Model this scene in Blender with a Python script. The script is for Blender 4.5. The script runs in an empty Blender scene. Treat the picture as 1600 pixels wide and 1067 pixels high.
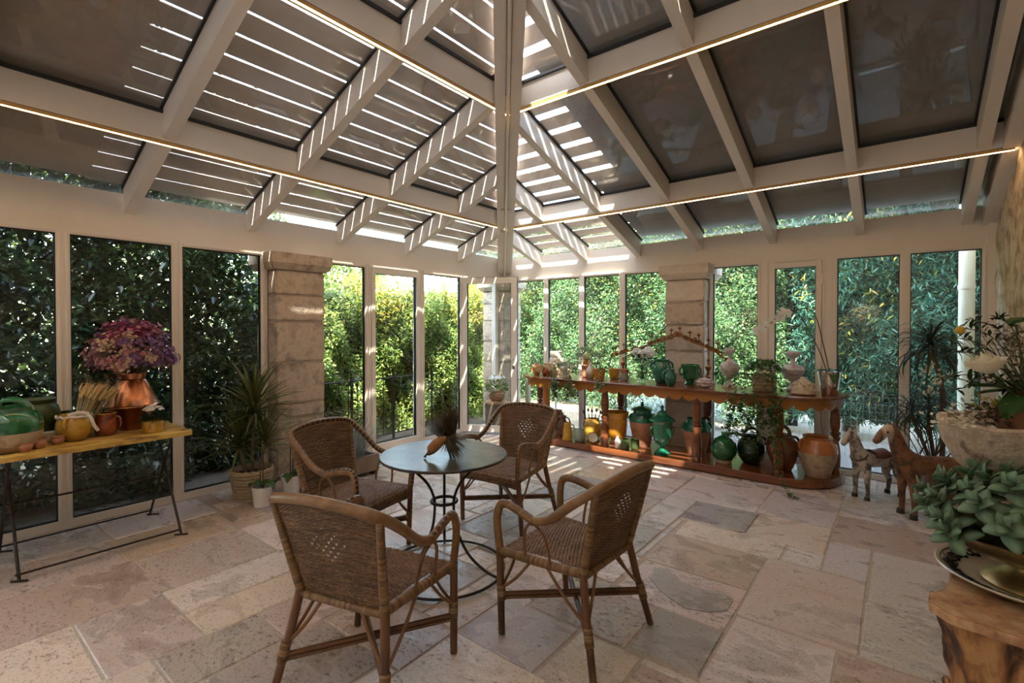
import bpy, bmesh, math, random
import numpy as np
from math import sin, cos, pi, radians, sqrt, hypot
from mathutils import Vector, Matrix, Euler
S = bpy.context.scene
COL = S.collection
rnd = random.Random(7)
rng = np.random.default_rng(11)

# ------------------------------------------------------------------ camera, sky, sun, exposure
cd = bpy.data.cameras.new('camera'); cam = bpy.data.objects.new('camera', cd); COL.objects.link(cam)
cam.location = (4.9036, -6.0071, 1.5)
cam.rotation_euler = (radians(90 - 0.74), 0, radians(38.37))
cd.sensor_width = 36; cd.lens = 765.03 / 1600 * 36; cd.shift_y = -0.00754; cd.clip_start = 0.05
S.camera = cam
SUN = Vector((0.303, -0.746, 1.0)).normalized()
w = bpy.data.worlds.new('sky'); S.world = w; w.use_nodes = True
nt = w.node_tree; sk = nt.nodes.new('ShaderNodeTexSky'); sk.sky_type = 'NISHITA'; sk.sun_disc = False
sk.sun_elevation = math.asin(SUN.z); sk.sun_rotation = math.atan2(SUN.x, SUN.y); sk.air_density = 1.2; sk.dust_density = 1.5
bg = nt.nodes['Background']; bg.inputs[1].default_value = 1.6
wb = nt.nodes.new('ShaderNodeHueSaturation'); wb.inputs['Saturation'].default_value = .8; wb.inputs['Value'].default_value = 1.0
nt.links.new(sk.outputs[0], wb.inputs['Color']); nt.links.new(wb.outputs[0], bg.inputs[0])
sl = bpy.data.lights.new('sun', 'SUN'); sun = bpy.data.objects.new('sun', sl); COL.objects.link(sun)
sl.energy = 15.5; sl.angle = radians(0.53); sl.color = (1, 0.93, 0.82)
sun.rotation_euler = SUN.to_track_quat('Z', 'Y').to_euler(); sun.location = (3, -12, 14)
LED_STRENGTH = 16.0
S.view_settings.view_transform = 'Standard'; S.view_settings.look = 'None'; S.view_settings.gamma = 1
S.view_settings.use_curve_mapping = False; S.view_settings.exposure = 1.35
try:
    S.cycles.use_denoising = True; S.cycles.max_bounces = 8; S.cycles.transparent_max_bounces = 24
    S.cycles.sample_clamp_indirect = 6.0; S.cycles.caustics_reflective = False; S.cycles.caustics_refractive = False
except Exception: pass

# ------------------------------------------------------------------ helpers
class MB:
    def __init__(s): s.v = []; s.f = []
    def add(s, vs, fs):
        o = len(s.v); s.v += [tuple(p) for p in vs]; s.f += [tuple(i + o for i in f) for f in fs]; return s
    def box(s, a, b, rot=0, piv=None):
        x0, y0, z0 = a; x1, y1, z1 = b
        P = [(x, y, z) for z in (z0, z1) for x, y in ((x0, y0), (x1, y0), (x1, y1), (x0, y1))]
        if rot:
            px, py = piv or ((x0 + x1) / 2, (y0 + y1) / 2); c, n = cos(rot), sin(rot)
            P = [(px + c * (x - px) - n * (y - py), py + n * (x - px) + c * (y - py), z) for x, y, z in P]
        return s.add(P, [(0, 3, 2, 1), (4, 5, 6, 7), (0, 1, 5, 4), (1, 2, 6, 5), (2, 3, 7, 6), (3, 0, 4, 7)])
    def prism(s, poly, z0, z1):
        n = len(poly)
        return s.add([(x, y, z0) for x, y in poly] + [(x, y, z1) for x, y in poly],
                     [tuple(range(n - 1, -1, -1)), tuple(range(n, 2 * n))] + [(i, (i + 1) % n, n + (i + 1) % n, n + i) for i in range(n)])
    def extrude(s, poly, d):      # 3-D polygon pushed by vector d
        n = len(poly); d = Vector(d)
        return s.add([Vector(p) for p in poly] + [Vector(p) + d for p in poly],
                     [tuple(range(n - 1, -1, -1)), tuple(range(n, 2 * n))] + [(i, (i + 1) % n, n + (i + 1) % n, n + i) for i in range(n)])
    def tube(s, path, r, n=8, closed=False, flat=1.0, up=None):
        P = [Vector(p) for p in path]; m = len(P)
        R = list(r) if hasattr(r, '__len__') else [r] * m
        V = []; prev = None
        for i in range(m):
            t = (P[(i + 1) % m] - P[i - 1]) if closed else (P[min(i + 1, m - 1)] - P[max(i - 1, 0)])
            if t.length < 1e-9: t = Vector((0, 0, 1))
            t.normalize()
            if prev is None or up is not None:
                a = Vector(up) if up is not None else (Vector((0, 0, 1)) if abs(t.z) < .9 else Vector((1, 0, 0)))
                u = (a - t * a.dot(t))
                if u.length < 1e-6: u = t.orthogonal()
            else:
                u = prev - t * prev.dot(t)
                if u.length < 1e-6: u = t.orthogonal()
            u.normalize(); prev = u; b = t.cross(u)
            for k in range(n):
                an = 2 * pi * k / n; V.append(P[i] + (u * cos(an) * flat + b * sin(an)) * R[i])
        F = []
        for i in range(m if closed else m - 1):
            j = (i + 1) % m
            F += [(i * n + k, i * n + (k + 1) % n, j * n + (k + 1) % n, j * n + k) for k in range(n)]
        if not closed: F += [tuple(range(n - 1, -1, -1)), tuple((m - 1) * n + k for k in range(n))]
        return s.add(V, F)
    def lathe(s, prof, n=24, c=(0, 0, 0), cap=True, ph=0):
        V = []; F = []; m = len(prof)
        for r, z in prof:
            for k in range(n):
                a = 2 * pi * k / n + ph; V.append((c[0] + r * cos(a), c[1] + r * sin(a), c[2] + z))
        for i in range(m - 1):
            F += [(i * n + k, i * n + (k + 1) % n, (i + 1) * n + (k + 1) % n, (i + 1) * n + k) for k in range(n)]
        if cap: F += [tuple(range(n - 1, -1, -1)), tuple((m - 1) * n + k for k in range(n))]
        return s.add(V, F)
    def ball(s, c, r, n=8, m=6, sc=(1, 1, 1)):
        return s.add([(c[0] + x * sc[0], c[1] + y * sc[1], c[2] + z * sc[2]) for x, y, z in BALL(n, m, r)[0]], BALL(n, m, r)[1])
    def mesh(s, name, mat, smooth=True):
        me = bpy.data.meshes.new(name); me.from_pydata(s.v, [], s.f)
        if smooth: me.polygons.foreach_set('use_smooth', [True] * len(me.polygons))
        if mat: me.materials.append(mat)
        me.update(); return me
    def build(s, name, mat, parent=None, smooth=True, sharp=True, loc=None):
        me = s.mesh(name, mat, smooth)
        if smooth and sharp: me.set_sharp_from_angle(angle=radians(38))
        return link(name, me, parent, loc)
def BALL(n, m, r):
    V = [(0, 0, -r)]
    for i in range(1, m):
        p = -pi / 2 + pi * i / m
        V += [(r * cos(p) * cos(2 * pi * k / n), r * cos(p) * sin(2 * pi * k / n), r * sin(p)) for k in range(n)]
    V.append((0, 0, r)); F = [(0, 1 + (k + 1) % n, 1 + k) for k in range(n)]
    for i in range(m - 2):
        F += [(1 + i * n + k, 1 + i * n + (k + 1) % n, 1 + (i + 1) * n + (k + 1) % n, 1 + (i + 1) * n + k) for k in range(n)]
    e = len(V) - 1; F += [(1 + (m - 2) * n + k, 1 + (m - 2) * n + (k + 1) % n, e) for k in range(n)]
    return V, F
def link(name, me, parent=None, loc=None):
    o = bpy.data.objects.new(name, me); COL.objects.link(o)
    if parent: o.parent = parent
    if loc is not None: o.location = loc
    return o
def tag(o, label=None, cat=None, group=None, kind=None):
    if label: o['label'] = label
    if cat: o['category'] = cat
    if group: o['group'] = group
    if kind: o['kind'] = kind
    return o
def thing(name, label, cat, loc=(0, 0, 0), rz=0, group=None):
    o = bpy.data.objects.new(name, None); COL.objects.link(o); o.location = loc; o.rotation_euler = (0, 0, rz); o.empty_display_size = .1
    return tag(o, label, cat, group)
def struct(name, parent=None):
    o = bpy.data.objects.new(name, None); COL.objects.link(o); o.empty_display_size = .1
    if parent: o.parent = parent
    else: o['kind'] = 'structure'
    return o
def S_(o): o['kind'] = 'structure'; return o
def stuff(o): o['kind'] = 'stuff'; return o
def copy_tree(o, parent=None):
    c = o.copy(); COL.objects.link(c)
    if parent is not None: c.parent = parent
    for ch in KIDS.get(o.name, []) or list(o.children): copy_tree(ch, c)
    return c
KIDS = {}
def bez(a, b, c, d, n=10):
    a, b, c, d = map(Vector, (a, b, c, d)); R = []
    for i in range(n + 1):
        t = i / n; u = 1 - t; R.append(a * u ** 3 + b * 3 * u * u * t + c * 3 * u * t * t + d * t ** 3)
    return R
def cat_(pts, n=6):                # smooth curve through the points
    P = [Vector(p) for p in pts]; R = []
    for i in range(len(P) - 1):
        p0 = P[max(i - 1, 0)]; p1 = P[i]; p2 = P[i + 1]; p3 = P[min(i + 2, len(P) - 1)]
        for k in range(n):
            t = k / n
            R.append(.5 * ((2 * p1) + (p2 - p0) * t + (2 * p0 - 5 * p1 + 4 * p2 - p3) * t * t + (3 * p1 - p0 - 3 * p2 + p3) * t ** 3))
    R.append(P[-1]); return R

# ------------------------------------------------------------------ materials
def new_mat(name):
    m = bpy.data.materials.new(name); m.use_nodes = True; t = m.node_tree
    return m, t, t.nodes['Principled BSDF']
def N(t, k, **kw):
    n = t.nodes.new(k)
    for a, b in kw.items():
        if a.startswith('i_'): n.inputs[int(a[2:]) if a[2:].isdigit() else a[2:].replace('_', ' ')].default_value = b
        else: setattr(n, a, b)
    return n
def ramp(t, src, stops):
    r = t.nodes.new('ShaderNodeValToRGB'); e = r.color_ramp.elements
    while len(e) < len(stops): e.new(.5)
    for q, (p, c) in zip(e, stops): q.position = p; q.color = (*c, 1) if len(c) == 3 else c
    t.links.new(src, r.inputs[0]); return r.outputs[0]
def noise(t, coord, scale, detail=4, rough=.6, stretch=None, dist=0):
    n = N(t, 'ShaderNodeTexNoise'); n.inputs['Scale'].default_value = scale; n.inputs['Detail'].default_value = detail
    n.inputs['Roughness'].default_value = rough; n.inputs['Distortion'].default_value = dist
    if stretch:
        mp = N(t, 'ShaderNodeMapping'); mp.inputs['Scale'].default_value = stretch; t.links.new(coord, mp.inputs[0]); coord = mp.outputs[0]
    t.links.new(coord, n.inputs['Vector']); return n.outputs[0]
def bump(t, b, h, st=.3, dist=.01):
    n = N(t, 'ShaderNodeBump'); n.inputs['Strength'].default_value = st; n.inputs['Distance'].default_value = dist
    t.links.new(h, n.inputs['Height']); t.links.new(n.outputs[0], b.inputs['Normal'])
def pm(name, c1, c2=None, scale=8, rough=.5, metal=0, bmp=0, bscale=40, lo=.35, hi=.65, stretch=None, coat=0, c3=None, spec=.5, bdist=.006, detail=4):
    m, t, b = new_mat(name); b.inputs['Roughness'].default_value = rough; b.inputs['Metallic'].default_value = metal
    b.inputs['Base Color'].default_value = (*c1, 1); b.inputs['Coat Weight'].default_value = coat; b.inputs['Coat Roughness'].default_value = .06
    b.inputs['Specular IOR Level'].default_value = spec
    tc = N(t, 'ShaderNodeTexCoord').outputs['Object']
    if c2:
        st = [(lo, c1), (hi, c2)]
        if c3: st = [(lo, c1), ((lo + hi) / 2, c2), (hi, c3)]
        t.links.new(ramp(t, noise(t, tc, scale, detail, .6, stretch), st), b.inputs['Base Color'])
    if bmp: bump(t, b, noise(t, tc, bscale, 5, .6, stretch), bmp, bdist)
    return m
def leaf_mat(name, cols, rough=.45, trans=.35, spec=.4):
    m, t, b = new_mat(name); b.inputs['Roughness'].default_value = rough; b.inputs['Specular IOR Level'].default_value = spec
    g = N(t, 'ShaderNodeNewGeometry'); n = len(cols)
    c = ramp(t, g.outputs['Random Per Island'], [(i / max(1, n - 1), q) for i, q in enumerate(cols)])
    t.links.new(c, b.inputs['Base Color'])
    tr = N(t, 'ShaderNodeBsdfTranslucent'); hs = N(t, 'ShaderNodeHueSaturation'); hs.inputs['Value'].default_value = 1.5; hs.inputs['Hue'].default_value = .48
    t.links.new(c, hs.inputs['Color']); t.links.new(hs.outputs[0], tr.inputs[0])
    mx = N(t, 'ShaderNodeMixShader'); mx.inputs[0].default_value = trans
    t.links.new(b.outputs[0], mx.inputs[1]); t.links.new(tr.outputs[0], mx.inputs[2])
    t.links.new(mx.outputs[0], t.nodes['Material Output'].inputs[0]); return m
def glass_mat(name, tint=(1, 1, 1), ior=1.5, dirt=0):
    m, t, b = new_mat(name); t.nodes.remove(b)
    tr = N(t, 'ShaderNodeBsdfTransparent'); tr.inputs[0].default_value = (*tint, 1)
    gl = N(t, 'ShaderNodeBsdfGlossy'); gl.inputs['Roughness'].default_value = 0.0
    ge = N(t, 'ShaderNodeNewGeometry'); dt = N(t, 'ShaderNodeVectorMath', operation='DOT_PRODUCT'); t.links.new(ge.outputs['Normal'], dt.inputs[0]); t.links.new(ge.outputs['Incoming'], dt.inputs[1])
    ab = N(t, 'ShaderNodeMath', operation='ABSOLUTE'); t.links.new(dt.outputs['Value'], ab.inputs[0])
    om = N(t, 'ShaderNodeMath', operation='SUBTRACT'); om.inputs[0].default_value = 1; t.links.new(ab.outputs[0], om.inputs[1])
    pw = N(t, 'ShaderNodeMath', operation='POWER'); pw.inputs[1].default_value = 5; t.links.new(om.outputs[0], pw.inputs[0]); f0 = ((ior - 1) / (ior + 1)) ** 2
    fr = N(t, 'ShaderNodeMath', operation='MULTIPLY_ADD'); fr.inputs[1].default_value = 1 - f0; fr.inputs[2].default_value = f0; t.links.new(pw.outputs[0], fr.inputs[0])   # Schlick reflectance, the same on both faces of the pane
    mx = N(t, 'ShaderNodeMixShader'); t.links.new(fr.outputs[0], mx.inputs[0]); t.links.new(tr.outputs[0], mx.inputs[1]); t.links.new(gl.outputs[0], mx.inputs[2])
    out = mx.outputs[0]
    if dirt:
        df = N(t, 'ShaderNodeBsdfDiffuse'); df.inputs[0].default_value = (.52, .45, .38, 1)
        tc = N(t, 'ShaderNodeTexCoord').outputs['Object']; nz = noise(t, tc, 1.6, 5, .65)
        mr = N(t, 'ShaderNodeMapRange'); mr.inputs[1].default_value = .35; mr.inputs[2].default_value = .75; mr.inputs[3].default_value = dirt * .35; mr.inputs[4].default_value = dirt
        t.links.new(nz, mr.inputs[0]); m2 = N(t, 'ShaderNodeMixShader'); t.links.new(mr.outputs[0], m2.inputs[0])
        t.links.new(out, m2.inputs[1]); t.links.new(df.outputs[0], m2.inputs[2]); out = m2.outputs[0]
    t.links.new(out, t.nodes['Material Output'].inputs[0]); return m
def emit(name, col, st):
    m, t, b = new_mat(name); b.inputs['Emission Color'].default_value = (*col, 1); b.inputs['Emission Strength'].default_value = st
    b.inputs['Base Color'].default_value = (.8, .7, .5, 1); return m

CREAM = pm('cream_paint', (.77, .695, .605), (.80, .73, .64), 3, .42, bmp=.02, bscale=90)
FRAME = pm('frame_paint', (.78, .71, .625), (.80, .74, .66), 3, .4)
GASK = pm('black_rubber', (.012, .012, .013), rough=.5)
GLASS = glass_mat('window_glass', (.93, .965, .95), 1.5)
RGLASS = glass_mat('roof_glass', (.90, .91, .90), 1.8, .20)
SHUT = pm('shutter_slats', (.60, .48, .39), (.70, .58, .50), 2, .6, stretch=(1, .2, 1))
COVER = pm('grey_shade_cloth', (.42, .415, .44), (.48, .475, .50), 3, .8)
LEDM = emit('warm_light', (1, .64, .32), LED_STRENGTH)
BRONZE = pm('gold_channel', (.62, .36, .10), rough=.45)
PILLAR = pm('pillar_stone', (.40, .315, .235), (.56, .46, .36), 5, .85, bmp=.6, bscale=22, c3=(.30, .24, .19), bdist=.02)
PILLAR2 = pm('pale_pillar_stone', (.58, .49, .40), (.66, .58, .49), 4, .85, bmp=.6, bscale=18, c3=(.52, .42, .33), bdist=.02)
MORTAR = pm('mortar', (.47, .39, .31), (.38, .31, .25), 30, .9, bmp=.3, bscale=80)
PLASTER = pm('limewashed_rubble', (.62, .53, .40), (.42, .32, .215), 7, .95, bmp=.9, bscale=12, c3=(.22, .165, .11), lo=.42, hi=.72, bdist=.03)
def slab_mat():
    m, t, b = new_mat('floor_stone')
    oi = N(t, 'ShaderNodeObjectInfo'); geo = N(t, 'ShaderNodeNewGeometry')
    off = N(t, 'ShaderNodeVectorMath', operation='SCALE'); cx = N(t, 'ShaderNodeCombineXYZ')
    t.links.new(oi.outputs['Random'], cx.inputs[0]); t.links.new(oi.outputs['Random'], cx.inputs[1]); t.links.new(oi.outputs['Random'], cx.inputs[2])
    t.links.new(cx.outputs[0], off.inputs[0]); off.inputs['Scale'].default_value = 37.0
    ad = N(t, 'ShaderNodeVectorMath', operation='ADD'); t.links.new(geo.outputs['Position'], ad.inputs[0]); t.links.new(off.outputs[0], ad.inputs[1])
    P = ad.outputs[0]
    big = noise(t, P, 2.6, 6, .62, (1, 1.7, 1), .6); fine = noise(t, P, 85, 5, .75)
    mix = N(t, 'ShaderNodeMix', data_type='RGBA', blend_type='MULTIPLY'); mix.inputs[0].default_value = 1
    t.links.new(oi.outputs['Color'], mix.inputs[6])
    t.links.new(ramp(t, big, [(.26, (.60, .55, .52)), (.46, (1, 1, 1)), (.60, (1, .97, .94)), (.74, (.92, .80, .70))]), mix.inputs[7])
    m2 = N(t, 'ShaderNodeMix', data_type='RGBA', blend_type='MULTIPLY'); m2.inputs[0].default_value = .95
    t.links.new(mix.outputs[2], m2.inputs[6]); t.links.new(ramp(t, fine, [(.33, (.45, .40, .36)), (.47, (1, 1, 1))]), m2.inputs[7])
    # pits: irregular specks that crowd on some slabs and spare others
    pn = noise(t, P, 3.5, 3, .6); sp_ = noise(t, P, 30, 6, .72, (1, 1.5, 1), .4)
    th = N(t, 'ShaderNodeMath', operation='MULTIPLY_ADD'); th.inputs[1].default_value = .16; th.inputs[2].default_value = .255; t.links.new(pn, th.inputs[0])
    th2 = N(t, 'ShaderNodeMath', operation='MULTIPLY_ADD'); th2.inputs[1].default_value = .065; t.links.new(oi.outputs['Random'], th2.inputs[0]); t.links.new(th.outputs[0], th2.inputs[2])
    lt = N(t, 'ShaderNodeMath', operation='SUBTRACT'); t.links.new(sp_, lt.inputs[0]); t.links.new(th2.outputs[0], lt.inputs[1])
    pit = ramp(t, lt.outputs[0], [(0.0, (0, 0, 0)), (.05, (1, 1, 1))])
    m3 = N(t, 'ShaderNodeMix', data_type='RGBA', blend_type='MULTIPLY'); m3.inputs[0].default_value = .62
    t.links.new(m2.outputs[2], m3.inputs[6]); t.links.new(ramp(t, lt.outputs[0], [(0.0, (.22, .17, .13)), (.05, (1, 1, 1))]), m3.inputs[7])
    t.links.new(m3.outputs[2], b.inputs['Base Color'])
    rr = N(t, 'ShaderNodeMapRange'); rr.inputs[1].default_value = .3; rr.inputs[2].default_value = .7; rr.inputs[3].default_value = .16; rr.inputs[4].default_value = .46
    t.links.new(big, rr.inputs[0]); t.links.new(rr.outputs[0], b.inputs['Roughness'])
    hm = N(t, 'ShaderNodeMath', operation='MULTIPLY_ADD'); hm.inputs[1].default_value = .35; t.links.new(fine, hm.inputs[0]); t.links.new(pit, hm.inputs[2])
    bump(t, b, hm.outputs[0], .45, .006); return m
SLAB = slab_mat()
def wicker_mat():
    m, t, b = new_mat('wicker'); b.inputs['Roughness'].default_value = .5
    uv = N(t, 'ShaderNodeUVMap').outputs[0]; tc = N(t, 'ShaderNodeTexCoord').outputs['Object']
    mp = N(t, 'ShaderNodeMapping'); mp.inputs['Scale'].default_value = (4, 60, 1); t.links.new(uv, mp.inputs[0])
    a = noise(t, mp.outputs[0], 1.0, 2, .6); c = noise(t, tc, 7, 4, .6)
    mm = N(t, 'ShaderNodeMix', data_type='RGBA', blend_type='MULTIPLY'); mm.inputs[0].default_value = 1
    t.links.new(ramp(t, a, [(.35, (.09, .045, .02)), (.5, (.165, .086, .036)), (.66, (.27, .155, .07))]), mm.inputs[6])
    t.links.new(ramp(t, c, [(.3, (.55, .5, .48)), (.6, (1, 1, 1))]), mm.inputs[7]); t.links.new(mm.outputs[2], b.inputs['Base Color']); return m
WICK = wicker_mat()
CANE = pm('rattan_cane', (.15, .066, .022), (.24, .115, .04), 9, .38, stretch=(1, 1, .3), bmp=.1, bscale=60)
CANED = pm('dark_rattan_leg', (.095, .036, .014), (.16, .068, .025), 9, .35, stretch=(1, 1, .25), c3=(.06, .026, .012))
def wrap_mat():
    m, t, b = new_mat('cane_binding'); b.inputs['Roughness'].default_value = .42
    sp = N(t, 'ShaderNodeSeparateXYZ'); t.links.new(N(t, 'ShaderNodeUVMap').outputs[0], sp.inputs[0]); fl_ = N(t, 'ShaderNodeMath', operation='FLOOR'); fr = N(t, 'ShaderNodeMath', operation='FRACT'); t.links.new(sp.outputs['X'], fl_.inputs[0]); t.links.new(sp.outputs['X'], fr.inputs[0])
    wn = N(t, 'ShaderNodeTexWhiteNoise', noise_dimensions='1D'); t.links.new(fl_.outputs[0], wn.inputs['W'])
    c = ramp(t, wn.outputs['Value'], [(0, (.13, .065, .024)), (.5, (.21, .11, .042)), (1, (.30, .175, .07))]); g = ramp(t, fr.outputs[0], [(0, (.35, .3, .28)), (.14, (1, 1, 1)), (.86, (1, 1, 1)), (1, (.35, .3, .28))])
    mx = N(t, 'ShaderNodeMix', data_type='RGBA', blend_type='MULTIPLY'); mx.inputs[0].default_value = 1; t.links.new(c, mx.inputs[6]); t.links.new(g, mx.inputs[7]); t.links.new(mx.outputs[2], b.inputs['Base Color']); bump(t, b, g, .6, .004); return m
WRAP = wrap_mat()
def rail_mat(name, v0, hw, per):
    m, t, b = new_mat(name); b.inputs['Roughness'].default_value = .4
    sp = N(t, 'ShaderNodeSeparateXYZ'); t.links.new(N(t, 'ShaderNodeUVMap').outputs[0], sp.inputs[0])
    def mt(op, a, b_=None, c_=None):
        n = N(t, 'ShaderNodeMath', operation=op)
        for k, q in enumerate((a, b_, c_)):
            if q is None: continue
            if hasattr(q, 'links') or not isinstance(q, (int, float)): t.links.new(q, n.inputs[k])
            else: n.inputs[k].default_value = q
        return n.outputs[0]
    seg = mt('GREATER_THAN', mt('FRACT', mt('MULTIPLY', sp.outputs['X'], per)), .38)
    dv = mt('ABSOLUTE', mt('SUBTRACT', mt('FRACT', mt('ADD', sp.outputs['Y'], .5 - v0)), .5)); band = mt('LESS_THAN', dv, hw)
    tc = N(t, 'ShaderNodeTexCoord').outputs['Object']; cane = ramp(t, noise(t, tc, 14, 4, .6), [(.35, (.16, .078, .028)), (.65, (.27, .145, .055))])
    mx = N(t, 'ShaderNodeMix', data_type='RGBA'); t.links.new(mt('MULTIPLY', seg, band), mx.inputs[0]); t.links.new(cane, mx.inputs[6]); mx.inputs[7].default_value = (.03, .016, .011, 1)
    t.links.new(mx.outputs[2], b.inputs['Base Color']); return m
RAILM = rail_mat('laced_rail', .2, .13, 40); ARMM = rail_mat('laced_arm', 0, .15, 16)
IRON = pm('dark_iron', (.022, .019, .017), (.05, .035, .026), 20, .5, metal=.6, bmp=.2, bscale=90)
TABTOP = pm('worn_metal_tabletop', (.025, .027, .032), (.055, .05, .045), 9, .3, metal=.3, c3=(.12, .085, .055), bmp=.35, bscale=14)
YEL = pm('worn_yellow_paint', (.60, .40, .09), (.50, .30, .06), 13, .45, c3=(.16, .085, .035), lo=.42, hi=.66, bmp=.5, bscale=30, stretch=(1, .4, 1))
MAHOG = pm('red_brown_polished_wood', (.135, .038, .013), (.21, .066, .02), 5, .26, stretch=(.25, 3, 3), coat=.3, c3=(.10, .028, .01))
ORANGEW = pm('honey_wood', (.36, .135, .022), (.43, .17, .03), 6, .3, stretch=(.25, 3, 3), coat=.2)
GGREEN = pm('green_glaze', (.008, .085, .022), (.02, .15, .045), 9, .12, coat=.6, c3=(.004, .045, .013), bmp=.06, bscale=16)
GTEAL = pm('emerald_glaze', (.006, .10, .055), (.02, .17, .09), 9, .12, coat=.6, c3=(.004, .06, .035), bmp=.06)
GDARK = pm('dark_green_glaze', (.006, .028, .012), (.012, .05, .02), 9, .12, coat=.6)
GOLIVE = pm('olive_glaze', (.035, .06, .018), (.06, .09, .03), 12, .3)
TERRA = pm('terracotta', (.36, .15, .075), (.44, .205, .11), 10, .75, bmp=.15, bscale=40, c3=(.30, .12, .06))
TERRAG = pm('glazed_terracotta', (.40, .135, .04), (.50, .20, .07), 9, .16, coat=.5)
BISQ = pm('sandy_bisque', (.40, .29, .17), (.47, .36, .23), 14, .7, bmp=.2, bscale=40, c3=(.30, .20, .11))
BROWN = pm('brown_glaze', (.13, .045, .022), (.21, .085, .04), 9, .2, coat=.4, bmp=.5, bscale=24, bdist=.012)
YGLAZE = pm('ochre_glaze', (.46, .24, .025), (.56, .33, .05), 8, .14, coat=.5, c3=(.34, .15, .015))
OGLAZE = pm('amber_glaze', (.50, .21, .015), (.58, .28, .03), 7, .12, coat=.6, c3=(.38, .13, .008))
RGLAZE = pm('red_brown_glaze', (.34, .075, .014), (.22, .04, .008), 22, .14, coat=.6, c3=(.10, .018, .006))
CGLAZE = pm('cream_glaze', (.62, .54, .38), (.70, .64, .50), 8, .2, coat=.4)
GREYG = pm('grey_green_glaze', (.20, .24, .20), (.28, .31, .26), 10, .25, coat=.3)
WPATT = pm('lilac_flecked_porcelain', (.66, .60, .56), (.42, .32, .34), 26, .3, coat=.3, lo=.42, hi=.6, bmp=.8, bscale=40, bdist=.015)
DOTS = pm('slip_patterned_glaze', (.62, .52, .34), (.45, .17, .04), 22, .2, coat=.4, lo=.46, hi=.54)
CSTONE = pm('carved_cream_stone', (.58, .47, .33), (.66, .56, .42), 16, .6, bmp=.6, bscale=36, c3=(.40, .28, .17), bdist=.02)
COPPER = pm('copper', (.62, .27, .13), (.50, .20, .09), 8, .26, metal=1, c3=(.36, .13, .06), bmp=.04, bscale=14)
COPPERD = pm('darkened_copper', (.26, .085, .05), (.34, .12, .07), 8, .34, metal=1, bmp=.05, bscale=14)
BRASS = pm('aged_brass', (.52, .42, .24), (.40, .31, .16), 10, .34, metal=1, c3=(.30, .23, .12))
GILT = pm('gilt_bronze', (.42, .21, .07), (.30, .14, .05), 20, .35, metal=.9, c3=(.20, .09, .035))
SILVER = pm('polished_silver', (.75, .73, .70), rough=.09, metal=1)
WHITE = pm('white_ceramic', (.74, .72, .68), rough=.3)
WICKB = pm('pale_wicker', (.36, .26, .15), (.46, .36, .23), 40, .6, stretch=(.4, .4, 2), bmp=.3, bscale=70)
SOIL = pm('potting_soil', (.03, .02, .014), (.055, .038, .026), 40, .95, bmp=.6, bscale=60)
STUMPW = pm('stump_wood', (.52, .28, .11), (.30, .13, .045), 13, .55, stretch=(1, 1, .22), bmp=.7, bscale=10, c3=(.05, .02, .01), lo=.40, hi=.60, bdist=.02)
STUMPT = pm('polished_stump_top', (.62, .40, .23), (.46, .25, .12), 15, .36, coat=.2, c3=(.20, .085, .045), lo=.38, hi=.72)
BARK = pm('bark', (.12, .085, .06), (.19, .14, .10), 14, .9, stretch=(1, 1, .2), bmp=.8, bscale=20, bdist=.02)
TROUGH = pm('weathered_stone', (.43, .32, .22), (.54, .43, .32), 12, .9, bmp=.9, bscale=26, c3=(.20, .145, .10), lo=.36, hi=.66, bdist=.02)
WOODP = pm('grey_timber', (.20, .15, .11), (.28, .22, .16), 8, .8, stretch=(1, 1, .2))
PIPE = pm('pale_downpipe', (.72, .66, .50), rough=.5)
WIRE = pm('galvanised_wire', (.42, .45, .45), rough=.4, metal=.6)
GRAVEL = pm('pale_gravel', (.27, .255, .24), (.17, .155, .14), 60, .95, c3=(.11, .095, .08), bmp=1, bscale=90, lo=.38, hi=.62, bdist=.02)
BED = pm('dark_bed_soil', (.06, .045, .032), (.09, .07, .05), 30, .95, bmp=.8, bscale=40)
EARTH = pm('garden_earth', (.20, .15, .10), (.28, .22, .15), 9, .95, c3=(.14, .11, .07), bmp=.8, bscale=40)
HOUSE = pm('house_render', (.52, .46, .37), (.45, .38, .30), 4, .9, bmp=.4, bscale=20)
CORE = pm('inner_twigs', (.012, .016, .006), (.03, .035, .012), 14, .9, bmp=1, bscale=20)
HEDGE = leaf_mat('hedge_leaf', [(.06, .11, .025), (.10, .17, .04), (.15, .23, .055), (.23, .29, .075), (.35, .37, .10)])
HEDGEB = leaf_mat('bright_hedge_leaf', [(.03, .08, .035), (.055, .13, .055), (.09, .19, .075), (.14, .25, .095), (.25, .33, .13)])
HEDGEY = leaf_mat('sunny_yellow_leaf', [(.26, .30, .04), (.40, .38, .06), (.44, .30, .07), (.16, .24, .03)])  # on hedges and conifers, sunlight on the leaves is put into this yellow
LAUREL = leaf_mat('dark_laurel_leaf', [(.006, .018, .008), (.012, .034, .012), (.02, .05, .016), (.04, .075, .02)], rough=.32, spec=.5)
FIR = leaf_mat('shade_blue_green_needle', [(.03, .10, .075), (.05, .15, .105), (.08, .19, .12), (.06, .13, .05)], trans=.25)  # darker, bluer green carries the shade over the right-hand trees
DRAC = leaf_mat('dracaena_leaf', [(.05, .065, .02), (.09, .11, .03), (.12, .13, .04)], trans=.2)
DRACD = leaf_mat('dark_dracaena_leaf', [(.018, .03, .018), (.03, .045, .025), (.05, .06, .03)], trans=.2)
SUCC = leaf_mat('succulent_leaf', [(.11, .19, .10), (.14, .235, .135), (.19, .28, .17)], rough=.4, trans=.1)
SUCCY = leaf_mat('yellow_green_succulent_leaf', [(.14, .19, .03), (.17, .2, .04)], trans=.15)
IVY = leaf_mat('ivy_leaf', [(.02, .06, .015), (.04, .11, .025), (.08, .16, .04), (.35, .38, .2)])
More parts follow.
